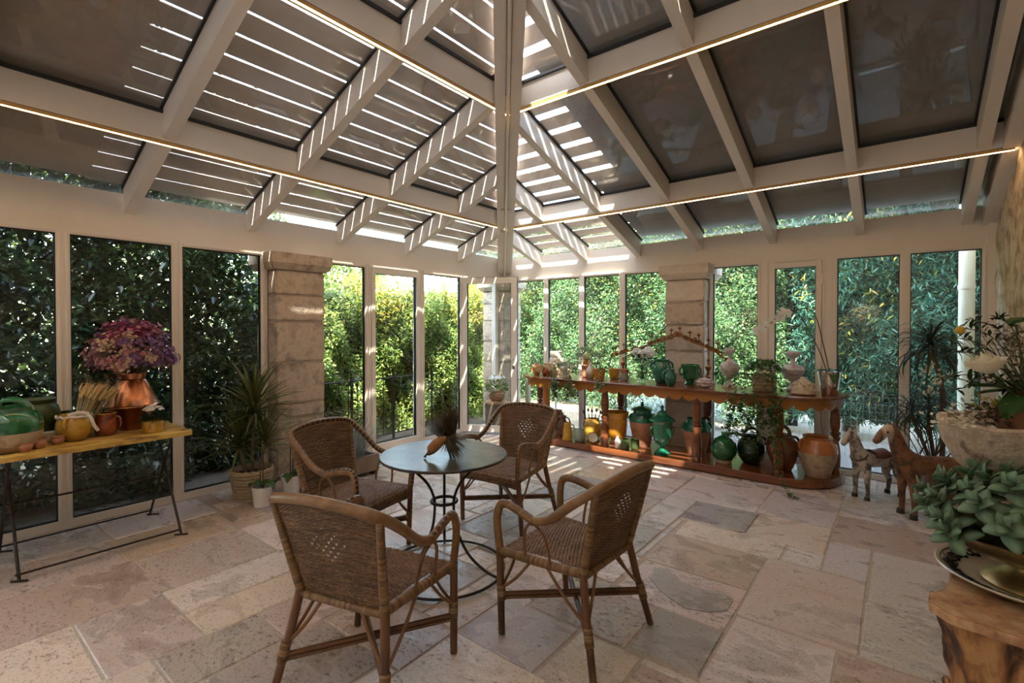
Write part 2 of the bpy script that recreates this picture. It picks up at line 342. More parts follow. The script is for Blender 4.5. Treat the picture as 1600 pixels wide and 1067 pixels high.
ORCHL = leaf_mat('orchid_leaf', [(.03, .09, .02), (.05, .12, .03)], trans=.1)
PETALW = leaf_mat('white_petal', [(.72, .70, .66), (.78, .75, .68)], trans=.3)
PETALC = leaf_mat('cream_rose_petal', [(.74, .68, .50), (.78, .73, .58)], trans=.2)
DRYP = leaf_mat('dried_pink_floret', [(.34, .13, .14), (.44, .22, .20), (.28, .08, .10)], trans=.15)
DRYV = leaf_mat('dried_purple_floret', [(.12, .05, .13), (.20, .10, .24), (.17, .05, .10)], trans=.15)
DRYC = leaf_mat('dried_cream_floret', [(.45, .30, .19), (.55, .40, .26), (.36, .21, .13)], trans=.15)
DRYM = leaf_mat('dried_magenta_floret', [(.32, .04, .12), (.42, .07, .17)], trans=.15)
STRAW = leaf_mat('straw', [(.62, .42, .17), (.72, .53, .25), (.54, .35, .13)], trans=.1)
LAVD = leaf_mat('dried_lavender', [(.035, .02, .012), (.06, .038, .022), (.09, .06, .035)], trans=.05)
LAVS = leaf_mat('dried_stem', [(.07, .05, .025), (.11, .085, .045), (.16, .13, .075)], trans=.05)
TWIG = pm('twig', (.05, .035, .02), (.08, .055, .03), 20, .7)
STEMG = pm('green_stem', (.05, .09, .025), (.07, .11, .035), 20, .5)
CLOTH = pm('white_ribbon', (.66, .60, .52), rough=.8)
# ------------------------------------------------------------------ floor of stone slabs
W, YB = 5.53, -9.0            # room: x 0..W, y YB..0
floor = struct('floor')
mb = MB(); mb.box((0, YB, -.25), (W, 0, -.005)); S_(mb.build('mortar_bed', MORTAR, floor))
T0 = (.62, .52, .45); TG = (.38, .34, .315); TB = (.48, .38, .305); TC = (.70, .60, .495); TO = (.57, .445, .34); TP = (.68, .585, .54); TL = (.62, .56, .54); TD = (.44, .375, .335)
RECT = [(3.55, 4.03, -2.17, -1.70, TG), (4.03, 4.53, -2.20, -1.68, TC), (3.30, 4.0, -1.70, -1.0, TL), (4.0, 4.53, -1.68, -.90, TL), (4.53, 5.22, -1.93, -1.33, TB),
        (4.53, 5.53, -1.33, -.55, TL), (3.62, 4.31, -2.49, -2.18, TC), (3.62, 4.24, -3.0, -2.49, TO), (3.62, 4.24, -3.48, -3.0, TP), (3.91, 4.24, -3.88, -3.48, TG),
        (4.24, 4.77, -3.29, -2.47, T0), (4.31, 4.53, -2.47, -2.20, TL), (4.53, 4.77, -2.47, -1.93, TL), (4.77, 5.16, -2.71, -1.93, TL), (4.77, 5.53, -3.29, -2.71, TL), (4.24, 4.69, -3.95, -3.29, TP),
        (4.69, 5.30, -3.95, -3.29, TB), (3.34, 3.91, -3.90, -3.48, TB), (3.67, 4.0, -4.31, -3.90, T0), (3.2, 3.67, -4.31, -3.90, TD), (4.0, 4.5, -4.5, -3.95, TB),
        (.56, 1.03, -5.09, -4.42, TO), (.56, 1.03, -5.85, -5.09, T0), (.05, .56, -5.06, -4.37, TL), (.05, .56, -5.95, -5.06, TL), (1.05, 1.64, -5.06, -4.42, T0), (1.03, 1.64, -5.90, -5.06, TB),
        (1.64, 2.27, -5.46, -5.08, T0), (1.64, 2.27, -6.0, -5.46, TC), (1.64, 1.97, -5.08, -4.2, TP), (1.97, 2.27, -5.08, -4.3, TC), (2.27, 2.59, -5.3, -4.84, TD), (2.27, 2.59, -4.84, -4.3, TB),
        (2.59, 3.1, -5.2, -4.65, TD), (2.59, 3.2, -4.65, -4.31, TB), (2.35, 2.95, -4.30, -3.75, TD), (2.95, 3.34, -3.95, -3.40, TP), (1.05, 1.64, -4.42, -3.9, TC)]
ST = .05; NX = int(round(W / ST)); NY = int(round(-YB / ST)); occ = np.zeros((NX, NY), bool); rects = []
def q_(v): return int(round(v / ST))
for x0, x1, y0, y1, tc in RECT:
    i0, i1, j0, j1 = q_(x0), q_(x1), q_(y0 - YB), q_(y1 - YB); i1 = min(i1, NX)
    if occ[i0:i1, j0:j1].any():
        sub = occ[i0:i1, j0:j1]
    occ[i0:i1, j0:j1] = True; rects.append((x0, min(x1, W), y0, y1, tc))
tones = [T0, TG, TB, TC, TO, TP, TL, TD, T0, TL, TP]
for j in range(NY - 1, -1, -1):
    for i in range(NX):
        if occ[i, j]: continue
        wx = rnd.choice([7, 9, 11, 12, 14]); wy = rnd.choice([8, 10, 13, 16, 18])
        a = 0
        while a < wx and i + a < NX and not occ[i + a, j]: a += 1
        b = 0
        while b < wy and j - b >= 0 and not occ[i:i + a, j - b].any(): b += 1
        occ[i:i + a, j - b + 1:j + 1] = True
        rects.append((i * ST, min((i + a) * ST, W), YB + (j - b + 1) * ST, YB + (j + 1) * ST, rnd.choice(tones)))
for x0, x1, y0, y1, tc in rects:
    if y1 < -6.6: pass
    g = .004; h = rnd.uniform(-.003, .003); c = .006
    jit = lambda: rnd.uniform(-.004, .004)
    P = [(x0 + g + jit(), y0 + g + jit()), (x1 - g + jit(), y0 + g + jit()), (x1 - g + jit(), y1 - g + jit()), (x0 + g + jit(), y1 - g + jit())]
    Q = [(x + (c if k in (0, 3) else -c), y + (c if k < 2 else -c)) for k, (x, y) in enumerate(P)]
    cx, cy = (x0 + x1) / 2, (y0 + y1) / 2
    V = [(x - cx, y - cy, -.03) for x, y in P] + [(x - cx, y - cy, h - .006) for x, y in P] + [(x - cx, y - cy, h) for x, y in Q]
    F = [(8, 9, 10, 11)] + [(k, (k + 1) % 4, 4 + (k + 1) % 4, 4 + k) for k in range(4)] + [(4 + k, 4 + (k + 1) % 4, 8 + (k + 1) % 4, 8 + k) for k in range(4)]
    o = MB().add(V, F).build('slab', SLAB, floor, smooth=False, loc=(cx, cy, 0))
    k = rnd.uniform(.88, 1.1); o.color = (tc[0] * k, tc[1] * k * rnd.uniform(.97, 1.02), tc[2] * k * rnd.uniform(.94, 1.05), 1)
# grey fossil mark in one slab is its own inlay
mb = MB(); pts = [(3.72, -3.08), (3.80, -3.05), (3.90, -3.14), (4.02, -3.15), (4.13, -3.10), (4.20, -3.16), (4.20, -3.28), (4.13, -3.36), (4.02, -3.40), (3.93, -3.36), (3.84, -3.31), (3.75, -3.22)]
mb.prism(pts, 0.0, .0042); o = mb.build('inlay', SLAB, floor, smooth=False); o.color = (*TG, 1)

# ------------------------------------------------------------------ glazed walls
ZH = 2.2
def win(name, kind, a, b, z0=0.0, z1=ZH + .05, fw=.045, door=False, pane=True, fd=.06, lo=.06):
    """one glazed unit between a and b; kind 'l' runs along y at x=0, 'b' along x at y=0"""
    r = struct(name); h = fd / 2
    def bx(nm, u0, u1, w0, w1, d=h, mat=FRAME, off=0):
        m = MB()
        if kind == 'l': m.box((off - d, u0, w0), (off + d, u1, w1))
        else: m.box((u0, off - d, w0), (u1, off + d, w1))
        return m.build(nm, mat, r, smooth=False)
    bx('stile', a, a + fw, z0, z1); bx('stile', b - fw, b, z0, z1)
    bx('rail', a + fw, b - fw, z1 - fw, z1); bx('rail', a + fw, b - fw, z0, z0 + lo)
    e = .013
    for u0, u1 in ((a + e, a + fw - e), (b - fw + e, b - e)): bx('cover_strip', u0, u1, z0 + lo, z1 - .002, h + .009)
    bx('cover_strip', a + fw, b - fw, z1 - fw + e, z1 - e, h + .009)
    if door:
        a2, b2 = a + fw, b - fw
        f2 = .055
        bx('leaf_stile', a2 + .004, a2 + f2, .02, z1 - fw, h + .012); bx('leaf_stile', b2 - f2, b2 - .004, .02, z1 - fw, h + .012)
        bx('leaf_rail', a2 + f2, b2 - f2, z1 - fw - f2 - .004, z1 - fw - .004, h + .012); bx('leaf_rail', a2 + f2, b2 - f2, .02, .02 + .09, h + .012)
        for zz in (.35, 1.1, 1.95): bx('hinge', (a2 if kind == 'l' else b2) - .012, (a2 if kind == 'l' else b2) + .012, zz, zz + .11, .012, FRAME, .04 if kind == 'l' else -.04)
        fw = fw + f2; lo = .11
    if pane:
        bx('glazing_bead', a + fw, a + fw + .008, z0 + lo, z1 - fw, h * .55, GASK); bx('glazing_bead', b - fw - .008, b - fw, z0 + lo, z1 - fw, h * .55, GASK)
        bx('glazing_bead', a + fw, b - fw, z1 - fw - .008, z1 - fw, h * .55, GASK); bx('glazing_bead', a + fw, b - fw, z0 + lo, z0 + lo + .008, h * .55, GASK)
        bx('pane', a + fw + .008, b - fw - .008, z0 + lo + .008, z1 - fw - .008, .004, GLASS)
    return r
LW = [(-8.9, -8.0), (-8.0, -7.1), (-7.1, -6.18), (-6.18, -5.222), (-5.222, -4.489), (-4.489, -3.745), (-3.17, -2.56), (-2.56, -1.735, 1), (-1.735, -.985)]
n = 1
for q in LW:
    win(f'window_{n}' if len(q) == 2 else 'door_1', 'l', q[0], q[1], fw=.04, door=len(q) == 3, z1=ZH + .04); n += len(q) == 2
BW = [(.2, .806), (.806, 1.408), (1.408, 2.026), (2.026, 2.66), (3.14, 3.70), (3.735, 4.31, 1), (4.36, 4.94), (4.94, 5.51)]
for q in BW:
    win(f'window_{n}' if len(q) == 2 else 'door_2', 'b', q[0], q[1], fw=.04, door=len(q) == 3, z1=ZH + .04); n += len(q) == 2
def sbox(name, a, b, mat): return S_(MB().box(a, b).build(name, mat, None, smooth=False))
sbox('trim_1', (-.035, -.975, 0), (.035, -.88, ZH + .04), FRAME); sbox('trim_2', (-.035, -.27, 0), (.035, -.19, ZH + .04), FRAME)
sbox('trim_3', (-.03, -.88, ZH - .02), (.03, -.27, ZH + .04), FRAME); sbox('trim_4', (4.31, -.035, 0), (4.36, .035, ZH + .04), FRAME); sbox('trim_5', (3.70, -.03, 0), (3.735, .03, ZH + .04), FRAME)
sbox('trim_6', (-.09, YB, -.12), (.0, -.985, 0.0), FRAME); sbox('trim_7', (.2, 0.0, -.12), (W, .09, 0.0), FRAME)
sbox('trim_8', (-.035, -3.745, 0), (.02, -3.72, ZH + .04), FRAME); sbox('trim_9', (-.12, -.88, -.1), (.03, -.27, .012), FRAME)
# the open glazed door leaf at the corner doorway
leaf = struct('door_3'); leaf.location = (.02, -.975, .03); leaf.rotation_euler = (0, 0, radians(25.5)); LWd = .80
def lb(nm, a, b, mat): return MB().box(a, b).build(nm, mat, leaf, smooth=False)
lb('stile', (0, -.025, 0), (.075, .025, 2.17), FRAME); lb('stile', (LWd - .085, -.025, 0), (LWd, .025, 2.17), FRAME)
lb('rail', (.075, -.025, 2.085), (LWd - .085, .025, 2.17), FRAME); lb('rail', (.075, -.025, 0), (LWd - .085, .025, .09), FRAME)
lb('pane', (.075, -.004, .09), (LWd - .085, .004, 2.085), GLASS)
lb('glazing_bead', (.075, -.012, .09), (.085, .012, 2.085), GASK); lb('glazing_bead', (LWd - .095, -.012, .09), (LWd - .085, .012, 2.085), GASK)
lb('edge_seal', (LWd, -.012, 0), (LWd + .006, .012, 2.17), GASK); lb('edge_seal', (0, -.012, 2.17), (LWd, .012, 2.176), GASK)
h = MB(); h.tube([(LWd - .05, -.02, 1.03), (LWd - .05, -.06, 1.03)], .010); h.tube([(LWd - .05, -.06, 1.03), (LWd - .17, -.062, 1.03)], .009); h.lathe([(.006, 0), (.006, .01)], 8, (LWd - .05, -.03, .90)); h.build('handle', SILVER, leaf)
lb('key_plate', (LWd - .065, -.03, .89), (LWd - .035, -.025, .94), IRON)

# ------------------------------------------------------------------ stone pillars
def pillar(label, x0, x1, y0, y1, courses, cap, mats, ov=.06, z0=0):
    t = thing('stone_pillar', label, 'pillar', ((x0 + x1) / 2, (y0 + y1) / 2, 0)); cx, cy = (x0 + x1) / 2, (y0 + y1) / 2
    MB().box((x0 - cx + .012, y0 - cy + .012, z0), (x1 - cx - .012, y1 - cy - .012, cap[0])).build('mortar_core', MORTAR, t, smooth=False)
    def block(a, b, mat):
        m = bmesh.new(); bmesh.ops.create_cube(m, size=1)
        for v in m.verts: v.co = Vector([(a[k] + b[k]) / 2 + v.co[k] * (b[k] - a[k]) for k in range(3)])
        bmesh.ops.bevel(m, geom=m.edges[:], offset=.012, segments=2, affect='EDGES')
        bmesh.ops.subdivide_edges(m, edges=[e for e in m.edges if e.calc_length() > .1], cuts=3, use_grid_fill=True)
        for v in m.verts: v.co += Vector((rnd.uniform(-1, 1), rnd.uniform(-1, 1), rnd.uniform(-.4, .4))) * .0035
        me = bpy.data.meshes.new('stone_block'); m.to_mesh(me); m.free(); me.materials.append(mat); me.polygons.foreach_set('use_smooth', [True] * len(me.polygons)); me.set_sharp_from_angle(angle=radians(45))
        link('stone_block', me, t)
    zs = courses
    for k in range(len(zs) - 1):
        g = .007; j = rnd.uniform(-.006, .006)
        if (k + (len(mats) > 1)) % 3 == 1 and x1 - x0 < .3:
            s = cy + rnd.uniform(-.05, .05); block((x0 - cx + j, y0 - cy, zs[k] + g), (x1 - cx + j, s - cy - g / 2, zs[k + 1] - g), mats[k % len(mats)]); block((x0 - cx, s - cy + g / 2, zs[k] + g), (x1 - cx - j, y1 - cy, zs[k + 1] - g), mats[(k + 1) % len(mats)])
        else: block((x0 - cx + j, y0 - cy, zs[k] + g), (x1 - cx + j, y1 - cy, zs[k + 1] - g), mats[k % len(mats)])
    a, b = cap; prof = [(0, a), (.02, a), (ov, a + (b - a) * .38), (ov, b)]
    V = []; F = []
    for o_, z in prof: V += [(x0 - cx - o_, y0 - cy - o_, z), (x1 - cx + o_, y0 - cy - o_, z), (x1 - cx + o_, y1 - cy + o_, z), (x0 - cx - o_, y1 - cy + o_, z)]
    for i in range(3): F += [(i * 4 + k, i * 4 + (k + 1) % 4, i * 4 + 4 + (k + 1) % 4, i * 4 + 4 + k) for k in range(4)]
    F += [(3, 2, 1, 0), (12, 13, 14, 15)]
    MB().add(V, F).build('capital', mats[0], t, smooth=False)
    return t
pillar('brown stone block pillar behind the potted dracaena and basket', -.22, .17, -3.71, -3.20, [0, .30, .60, .74, 1.15, 1.56, 1.82, 2.07], (2.07, 2.23), [PILLAR])
pillar('pale stone block pillar behind the gilt candelabra and long wooden counter', 2.67, 3.13, -.19, .25, [0, .30, .62, .93, 1.22, 1.52, 1.80, 2.07], (2.07, 2.24), [PILLAR2, PILLAR2, PILLAR])
pillar('corner stone pillar seen through the open glazed door', -.30, .13, -.185, .25, [0, .32, .66, .96, 1.28, 1.6, 1.86, 2.07], (2.07, 2.22), [PILLAR])

# ------------------------------------------------------------------ roof
KL, KB, HR, Z0 = .40, .331, 1.208, 2.42; D = .20
ceil = struct('ceiling')
def cpart(mb, name, mat, smooth=False): return mb.build(name, mat, ceil, smooth=smooth)
S_(MB().box((-.11, YB, ZH + .04), (.0, .11, 2.575)).build('trim_10', CREAM, None, smooth=False))
S_(MB().box((.0, .0, ZH + .04), (W, .11, 2.575)).build('trim_11', CREAM, None, smooth=False))
RL = [-1.01 - .9505 * i for i in range(9)]; RB = [.675 + .7823 * i for i in range(7)]
def beamL(y, w=.075):      # rafter of the long slope
    xe = min(W, -y / HR - .02); m = MB()
    m.extrude([(0, y - w / 2, Z0), (xe, y - w / 2, Z0 + KL * xe), (xe, y - w / 2, Z0 + KL * xe + D), (0, y - w / 2, Z0 + D)], (0, w, 0)); cpart(m, 'rafter', CREAM)
    g = MB(); e = .016; g.extrude([(0, y - w / 2 - e, Z0 + D - .004), (xe, y - w / 2 - e, Z0 + KL * xe + D - .004), (xe, y - w / 2 - e, Z0 + KL * xe + D + .014), (0, y - w / 2 - e, Z0 + D + .014)], (0, w + 2 * e, 0)); cpart(g, 'gasket', GASK)
def beamB(x, w=.075):
    ye = min(-YB, x * HR - .02); m = MB()
    m.extrude([(x - w / 2, 0, Z0), (x - w / 2, -ye, Z0 + KB * ye), (x - w / 2, -ye, Z0 + KB * ye + D), (x - w / 2, 0, Z0 + D)], (w, 0, 0)); cpart(m, 'rafter', CREAM)
    g = MB(); e = .016; g.extrude([(x - w / 2 - e, 0, Z0 + D - .004), (x - w / 2 - e, -ye, Z0 + KB * ye + D - .004), (x - w / 2 - e, -ye, Z0 + KB * ye + D + .014), (x - w / 2 - e, 0, Z0 + D + .014)], (w + 2 * e, 0, 0)); cpart(g, 'gasket', GASK)
m = MB(); m.extrude([(W - .06, 0, Z0 - .02), (W - .06, -6.6, Z0 - .02 + KB * 6.6), (W - .06, -6.6, Z0 + KB * 6.6 + D + .16), (W - .06, 0, Z0 + D + .16)], (.16, 0, 0)); cpart(m, 'wall_plate', CREAM)
for y in RL: beamL(y)
for x in RB: beamB(x)
PXL = [.895, 2.25, 3.62, 5.0]; PYB = [1.065, 2.72, 4.38, 6.05]
for x in PXL:
    y1 = -x * HR; z = Z0 + KL * x; m = MB(); m.box((x - .04, YB, z + .004), (x + .04, y1, z + D - .006)); cpart(m, 'purlin', CREAM)
    g = MB(); g.box((x - .056, YB, z + D - .012), (x + .056, y1, z + D + .012)); cpart(g, 'gasket', GASK)
for y in PYB:
    x0 = y / HR; z = Z0 + KB * y; m = MB(); m.box((x0, -y - .04, z + .004), (W, -y + .04, z + D - .006)); cpart(m, 'purlin', CREAM)
    g = MB(); g.box((x0, -y - .056, z + D - .012), (W, -y + .056, z + D + .012)); cpart(g, 'gasket', GASK)
# hip: twin beams with a tie rod between
hv = Vector((1, -HR, 0)).normalized(); hn = Vector((-hv.y, hv.x, 0)); HL = hypot(W, W * HR); hs = KL / hypot(1, HR)
for s in (-1, 1):
    m = MB(); o0 = hn * (s * .062 - .042); a = o0 + Vector((0, 0, Z0 - .10)); e = o0 + hv * HL + Vector((0, 0, Z0 - .06 + hs * HL))
    m.extrude([a, e, e + Vector((0, 0, .30)), a + Vector((0, 0, .33))], hn * .084); cpart(m, 'hip_beam', CREAM)
m = MB(); o0 = hn * -.02; a = o0 + Vector((0, 0, Z0 + .0)); e = o0 + hv * HL + Vector((0, 0, Z0 + .02 + hs * HL)); m.extrude([a, e, e + Vector((0, 0, .2)), a + Vector((0, 0, .22))], hn * .04); cpart(m, 'hip_core', CREAM)
m = MB(); m.tube([hv * .1 + Vector((0, 0, Z0 - .115)), hv * HL + Vector((0, 0, Z0 - .085 + hs * HL))], .014); cpart(m, 'tie_rod', CREAM, True)
for t in (1.55, 2.1):
    m = MB(); p = hv * t + Vector((0, 0, Z0 - .105 + hs * t)); m.tube([p - hn * .06, p + hn * .06], .014); cpart(m, 'rod_clamp', CREAM, True)
# panes
def clip(poly, fn):
    R = []
    for i, p in enumerate(poly):
        q = poly[(i + 1) % len(poly)]; a, b = fn(p), fn(q)
        if a >= 0: R.append(p)
        if (a >= 0) != (b >= 0):
            t = a / (a - b); R.append((p[0] + (q[0] - p[0]) * t, p[1] + (q[1] - p[1]) * t))
    return R
inL = lambda p: -p[1] - HR * p[0] - .0; inB = lambda p: HR * p[0] + p[1]
zL = lambda x: Z0 + KL * x + D + .014; zB = lambda y: Z0 - KB * y + D + .014
def sheet(poly, zf, th, name, mat, parent):
    m = MB(); n = len(poly); V = [(x, y, zf(x, y)) for x, y in poly] + [(x, y, zf(x, y) + th) for x, y in poly]
    m.add(V, [tuple(range(n - 1, -1, -1)), tuple(range(n, 2 * n))] + [(i, (i + 1) % n, n + (i + 1) % n, n + i) for i in range(n)]); return m.build(name, mat, parent, smooth=False)
ys = [0] + RL; ys[-1] = YB; xs = [-.1] + PXL + [W]
for i in range(len(ys) - 1):
    for j in range(len(xs) - 1):
        p = clip([(xs[j], ys[i + 1]), (xs[j + 1], ys[i + 1]), (xs[j + 1], ys[i]), (xs[j], ys[i])], inL)
        if len(p) > 2: sheet(p, lambda x, y: zL(x), .008, 'roof_pane', RGLASS, ceil)
xb = [0] + RB; xb[-1] = W; yb = [.1] + [-y for y in PYB] + [-W * HR]
for i in range(len(xb) - 1):
    for j in range(len(yb) - 1):
        p = clip([(xb[i], yb[j + 1]), (xb[i + 1], yb[j + 1]), (xb[i + 1], yb[j]), (xb[i], yb[j])], inB)
        if len(p) > 2: sheet(p, lambda x, y: zB(y), .008, 'roof_pane', RGLASS, ceil)
m = MB(); m.extrude([(2.40, -3.51, zL(2.40) - .004), (2.46, -3.42, zL(2.46) - .004), (2.52, -3.46, zL(2.52) - .004), (2.46, -3.55, zL(2.46) - .004)], (0, 0, .002)); cpart(m, 'paper_sticker', WHITE)
# shading outside the roof glass
sh = thing('roof_shutter', 'slatted sun shutter lying outside above the roof panes that stand over the yellow table', 'shutter', (0, 0, 0))
PIT = .172; x = -.12
while x < W - .1:
    sl_w = PIT - .015; p = clip([(x, -5.05), (x + sl_w, -5.05), (x + sl_w, -.02), (x, -.02)], lambda p: -p[1] - HR * p[0] - .03)
    if len(p) > 2: sheet(p, lambda xx, yy: zL(xx) + .09, .008, 'slat', SHUT, sh)
    x += PIT
sh2 = thing('roof_shutter', 'slatted sun shutter lying outside above the narrow roof panes next to the corner hip beam', 'shutter', (0, 0, 0))
y = .10; PB = .215
REG = [(.02, 2.24, -6.6, .2), (2.24, 2.55, -2.74, -1.2), (2.24, 3.02, -6.6, -2.74), (3.02, 4.30, -6.6, -3.3)]
while y > -6.4:
    y0 = y - (PB - .065); m = MB()
    for a0, a1, b0, b1 in REG:
        c0, c1 = max(y0, b0), min(y, b1)
        p = clip([(a0, c0), (a1, c0), (a1, c1), (a0, c1)], lambda p: HR * p[0] + p[1] - .03) if c1 - c0 > .01 else []
        if len(p) > 2:
            n = len(p); V = [(xx, yy, zB(yy) + .09) for xx, yy in p] + [(xx, yy, zB(yy) + .098) for xx, yy in p]
            m.add(V, [tuple(range(n - 1, -1, -1)), tuple(range(n, 2 * n))] + [(i, (i + 1) % n, n + (i + 1) % n, n + i) for i in range(n)])
    if m.v: m.build('slat', SHUT, sh2, smooth=False)
    y -= PB
for lab, pol, zf in (('grey shade cloth stretched outside over the dark roof panes above the wooden horses', clip([(2.24, -1.2), (2.55, -1.2), (2.55, -2.74), (W, -2.74), (W, .10), (2.24, .10)], inB), lambda x, y: zB(y) + .09),
                     ('grey shade cloth stretched outside over the topmost dark roof panes', clip([(4.30, -7), (W, -7), (W, -2.74), (3.02, -2.74), (3.02, -3.3), (4.30, -3.3)], lambda p: inB(p) - .05), lambda x, y: zB(y) + .09),
                     ('brown shade cloth stretched outside over the roof panes beyond the slatted shutter', [(-.10, -6.5), (W - .05, -6.62), (4.17, -5.05), (-.10, -5.05)], lambda x, y: zL(x) + .09)):
    o = sheet(pol, zf, .012, 'shade_cloth', COVER if 'grey' in lab else SHUT, None); tag(o, lab, 'shade cloth')
# light strips under the purlins; the unlabelled upper runs are added unseen for fill
def strip(label, a, b, nrm):
    a, b, nrm = Vector(a), Vector(b), Vector(nrm); t = thing('light_strip', label, 'light', a) if label else struct('light_strip'); t.location = a; L = b - a
    z = Vector((0, 0, 1)); m = MB(); m.extrude([-nrm * .006, nrm * .018, nrm * .018 - z * .022, nrm * .0145 - z * .022, nrm * .0145 - z * .017, -nrm * .0025 - z * .017, -nrm * .0025 - z * .024, -nrm * .006 - z * .024], L); m.build('channel', BRONZE, t, smooth=False)
    m = MB(); m.extrude([-nrm * .0005 - z * .0165, nrm * .0125 - z * .0165, nrm * .011 - z * .023, nrm * .001 - z * .023], L); m.build('diffuser', LEDM, t, smooth=False)
for x, lab in zip(PXL, ('warm light strip under the lower beam on the side of the yellow table', 'warm light strip under the upper beam on the side of the yellow table', None, None)):
    strip(lab, (x + .02, YB, Z0 + KL * x), (x + .02, -x * HR - .05, Z0 + KL * x), (1, 0, 0))
for y, lab in zip(PYB[:3], ('warm light strip under the lower beam on the side of the wooden horses', 'warm light strip under the upper beam on the side of the wooden horses', None)):
    strip(lab, (y / HR + .05, -y - .02, Z0 + KB * y), (W, -y - .02, Z0 + KB * y), (0, -1, 0))

# ------------------------------------------------------------------ house: right rubble wall, rear wall
def rubble(name, x, y0, y1, z1, mat=PLASTER, th=.4):
    ny = int((y1 - y0) / .07); nz = int(z1 / .07); m = MB(); V = []; F = []
    for i in range(ny + 1):
        for k in range(nz + 1):
            yy = y0 + (y1 - y0) * i / ny; zz = z1 * k / nz
            d = .009 * sin(yy * 9 + 2.1 * sin(zz * 6)) * sin(zz * 11 + 1.7 * sin(yy * 7)) + rnd.uniform(-.003, .003)
            V.append((x + d, yy, zz))
    for i in range(ny):
        for k in range(nz): a = i * (nz + 1) + k; F.append((a, a + 1, a + nz + 2, a + nz + 1))
    m.add(V, F); m.box((x + .05, y0, 0), (x + th, y1, z1)); return S_(m.build(name, mat, None))
def fill_lantern(label, x, z):  # unseen lamp added behind the camera to fill the dark room
    t = struct('added_fill_lantern'); t.location = (x, YB + .02, z); MB().box((-.04, 0, -.12), (.04, .02, .12)).build('back_plate', IRON, t, smooth=False); MB().tube([(0, .01, .05), (0, .12, .10), (0, .16, .06)], .008).build('arm', IRON, t)
    MB().lathe([(.09, -.14), (.075, .0), (.02, .06)], 16, (0, .16, 0), cap=False).build('shade', CLOTH, t)
    l = bpy.data.lights.new('fill_bulb', 'POINT'); l.energy = 34; l.color = (1, .85, .68); l.shadow_soft_size = .05; o = bpy.data.objects.new('fill_bulb', l); COL.objects.link(o); o.parent = t; o.location = (0, .16, -.05)
fill_lantern('warm wall lantern added unseen as fill on the rear house wall behind the yellow table side', 1.6, 2.3); fill_lantern('warm wall lantern added unseen as fill on the rear house wall near the rubble wall', 4.2, 2.3)
rubble('wall_right', W + .03, -4.6, .75, 4.9)
sbox('wall_house_right', (W + .08, YB, -.1), (W + 5, .75, 7.0), HOUSE)
sbox('wall_house_front', (-4, YB - 5, -.1), (W + 5, YB, 9.0), HOUSE)
sbox('trim_12', (W - .02, -.04, 0), (W + .05, .04, 2.6), FRAME)
# ------------------------------------------------------------------ wicker armchairs
def uvtube(path, r, n=8, flat=1.0, up=None):
    m = MB(); m.tube(path, r, n, flat=flat, up=up); return m, len(path), n
def wrapped(path, r, name, parent, n=10):
    P = [Vector(p) for p in path]; Ln = sum((b - a).length for a, b in zip(P[:-1], P[1:])); k = max(1, int(Ln / .02 / max(1, len(P) - 1)))
    Q = []; R_ = []
    for i_, (a, b) in enumerate(zip(P[:-1], P[1:])):
        for q in range(k): Q.append(a + (b - a) * q / k); R_.append(r[i_] + (r[i_ + 1] - r[i_]) * q / k)
    Q.append(P[-1]); R_.append(r[-1]); m = MB(); m.tube(Q, R_, n); return build_uv(m, len(Q), n, name, WRAP, parent, Ln / .013)
def build_uv(m, rows, n, name, mat, parent, bands=1):
    me = m.mesh(name, mat); uvl = me.uv_layers.new(name='UVMap')
    li = np.zeros(len(me.loops), np.int32); me.loops.foreach_get('vertex_index', li)
    uv = np.stack([(li // n) / max(1, rows - 1) * bands, (li % n) / n], 1).astype(np.float32); uvl.data.foreach_set('uv', uv.ravel())
    return link(name, me, parent)
def weave(fn, nu, nv, stakes, rowsN, hole=None, amp=.0032):
    U = np.linspace(-1, 1, nu + 1); Vv = np.linspace(0, 1, nv + 1); P = []
    for i, u in enumerate(U):
        for j, v in enumerate(Vv):
            p, nrm = fn(u, v); row = v * rowsN; st = (u + 1) / 2 * stakes
            h = amp * cos(pi * st + pi * math.floor(row)) * abs(sin(pi * row)) ** .5 + .0022 * abs(sin(pi * row)) + .0034 * abs(cos(pi * st))
            P.append(p + nrm * h)
    F = []
    for i in range(nu):
        for j in range(nv):
            if hole and hole((U[i] + U[i + 1]) / 2, (Vv[j] + Vv[j + 1]) / 2): continue
            a = i * (nv + 1) + j; F.append((a, a + 1, a + nv + 2, a + nv + 1))
    return P, F, nu, nv
def weave_obj(res, name, parent):
    P, F, nu, nv = res; me = bpy.data.meshes.new(name); me.from_pydata([tuple(p) for p in P], [], F); me.materials.append(WICK)
    uvl = me.uv_layers.new(name='UVMap'); li = np.zeros(len(me.loops), np.int32); me.loops.foreach_get('vertex_index', li)
    uv = np.stack([(li // (nv + 1)) / nu, (li % (nv + 1)) / nv], 1).astype(np.float32); uvl.data.foreach_set('uv', uv.ravel())
    me.polygons.foreach_set('use_smooth', [True] * len(me.polygons)); return link(name, me, parent)
def backfn(u, v):
    w_ = .205 + .055 * v; c = 1 - u * u; z = .405 + (.395 + .036 * c) * v; y = -.205 - .098 * v - .035 * c * (.3 + .7 * v)
    return Vector((u * w_, y, z)), Vector((0, 1, .22)).normalized()
def seatfn(u, v):
    L = .50; s = v * L
    if s < .42: y = -.20 + s; z = .412 + .022 * sin(pi * min(1, (s + .05) / .5)); n_ = Vector((0, 0, 1))
    else:
        a = (s - .42) / .08 * (pi / 2) * 1.25; y = .22 + .030 * sin(min(a, pi / 2)); z = .402 + .012 * cos(a) - .03 * max(0, a - .4) * 1.1; n_ = Vector((0, sin(a), cos(a)))
    w_ = .195 + .06 * min(1, v / .84); return Vector((u * w_, y, z - .012 * u * u)), n_
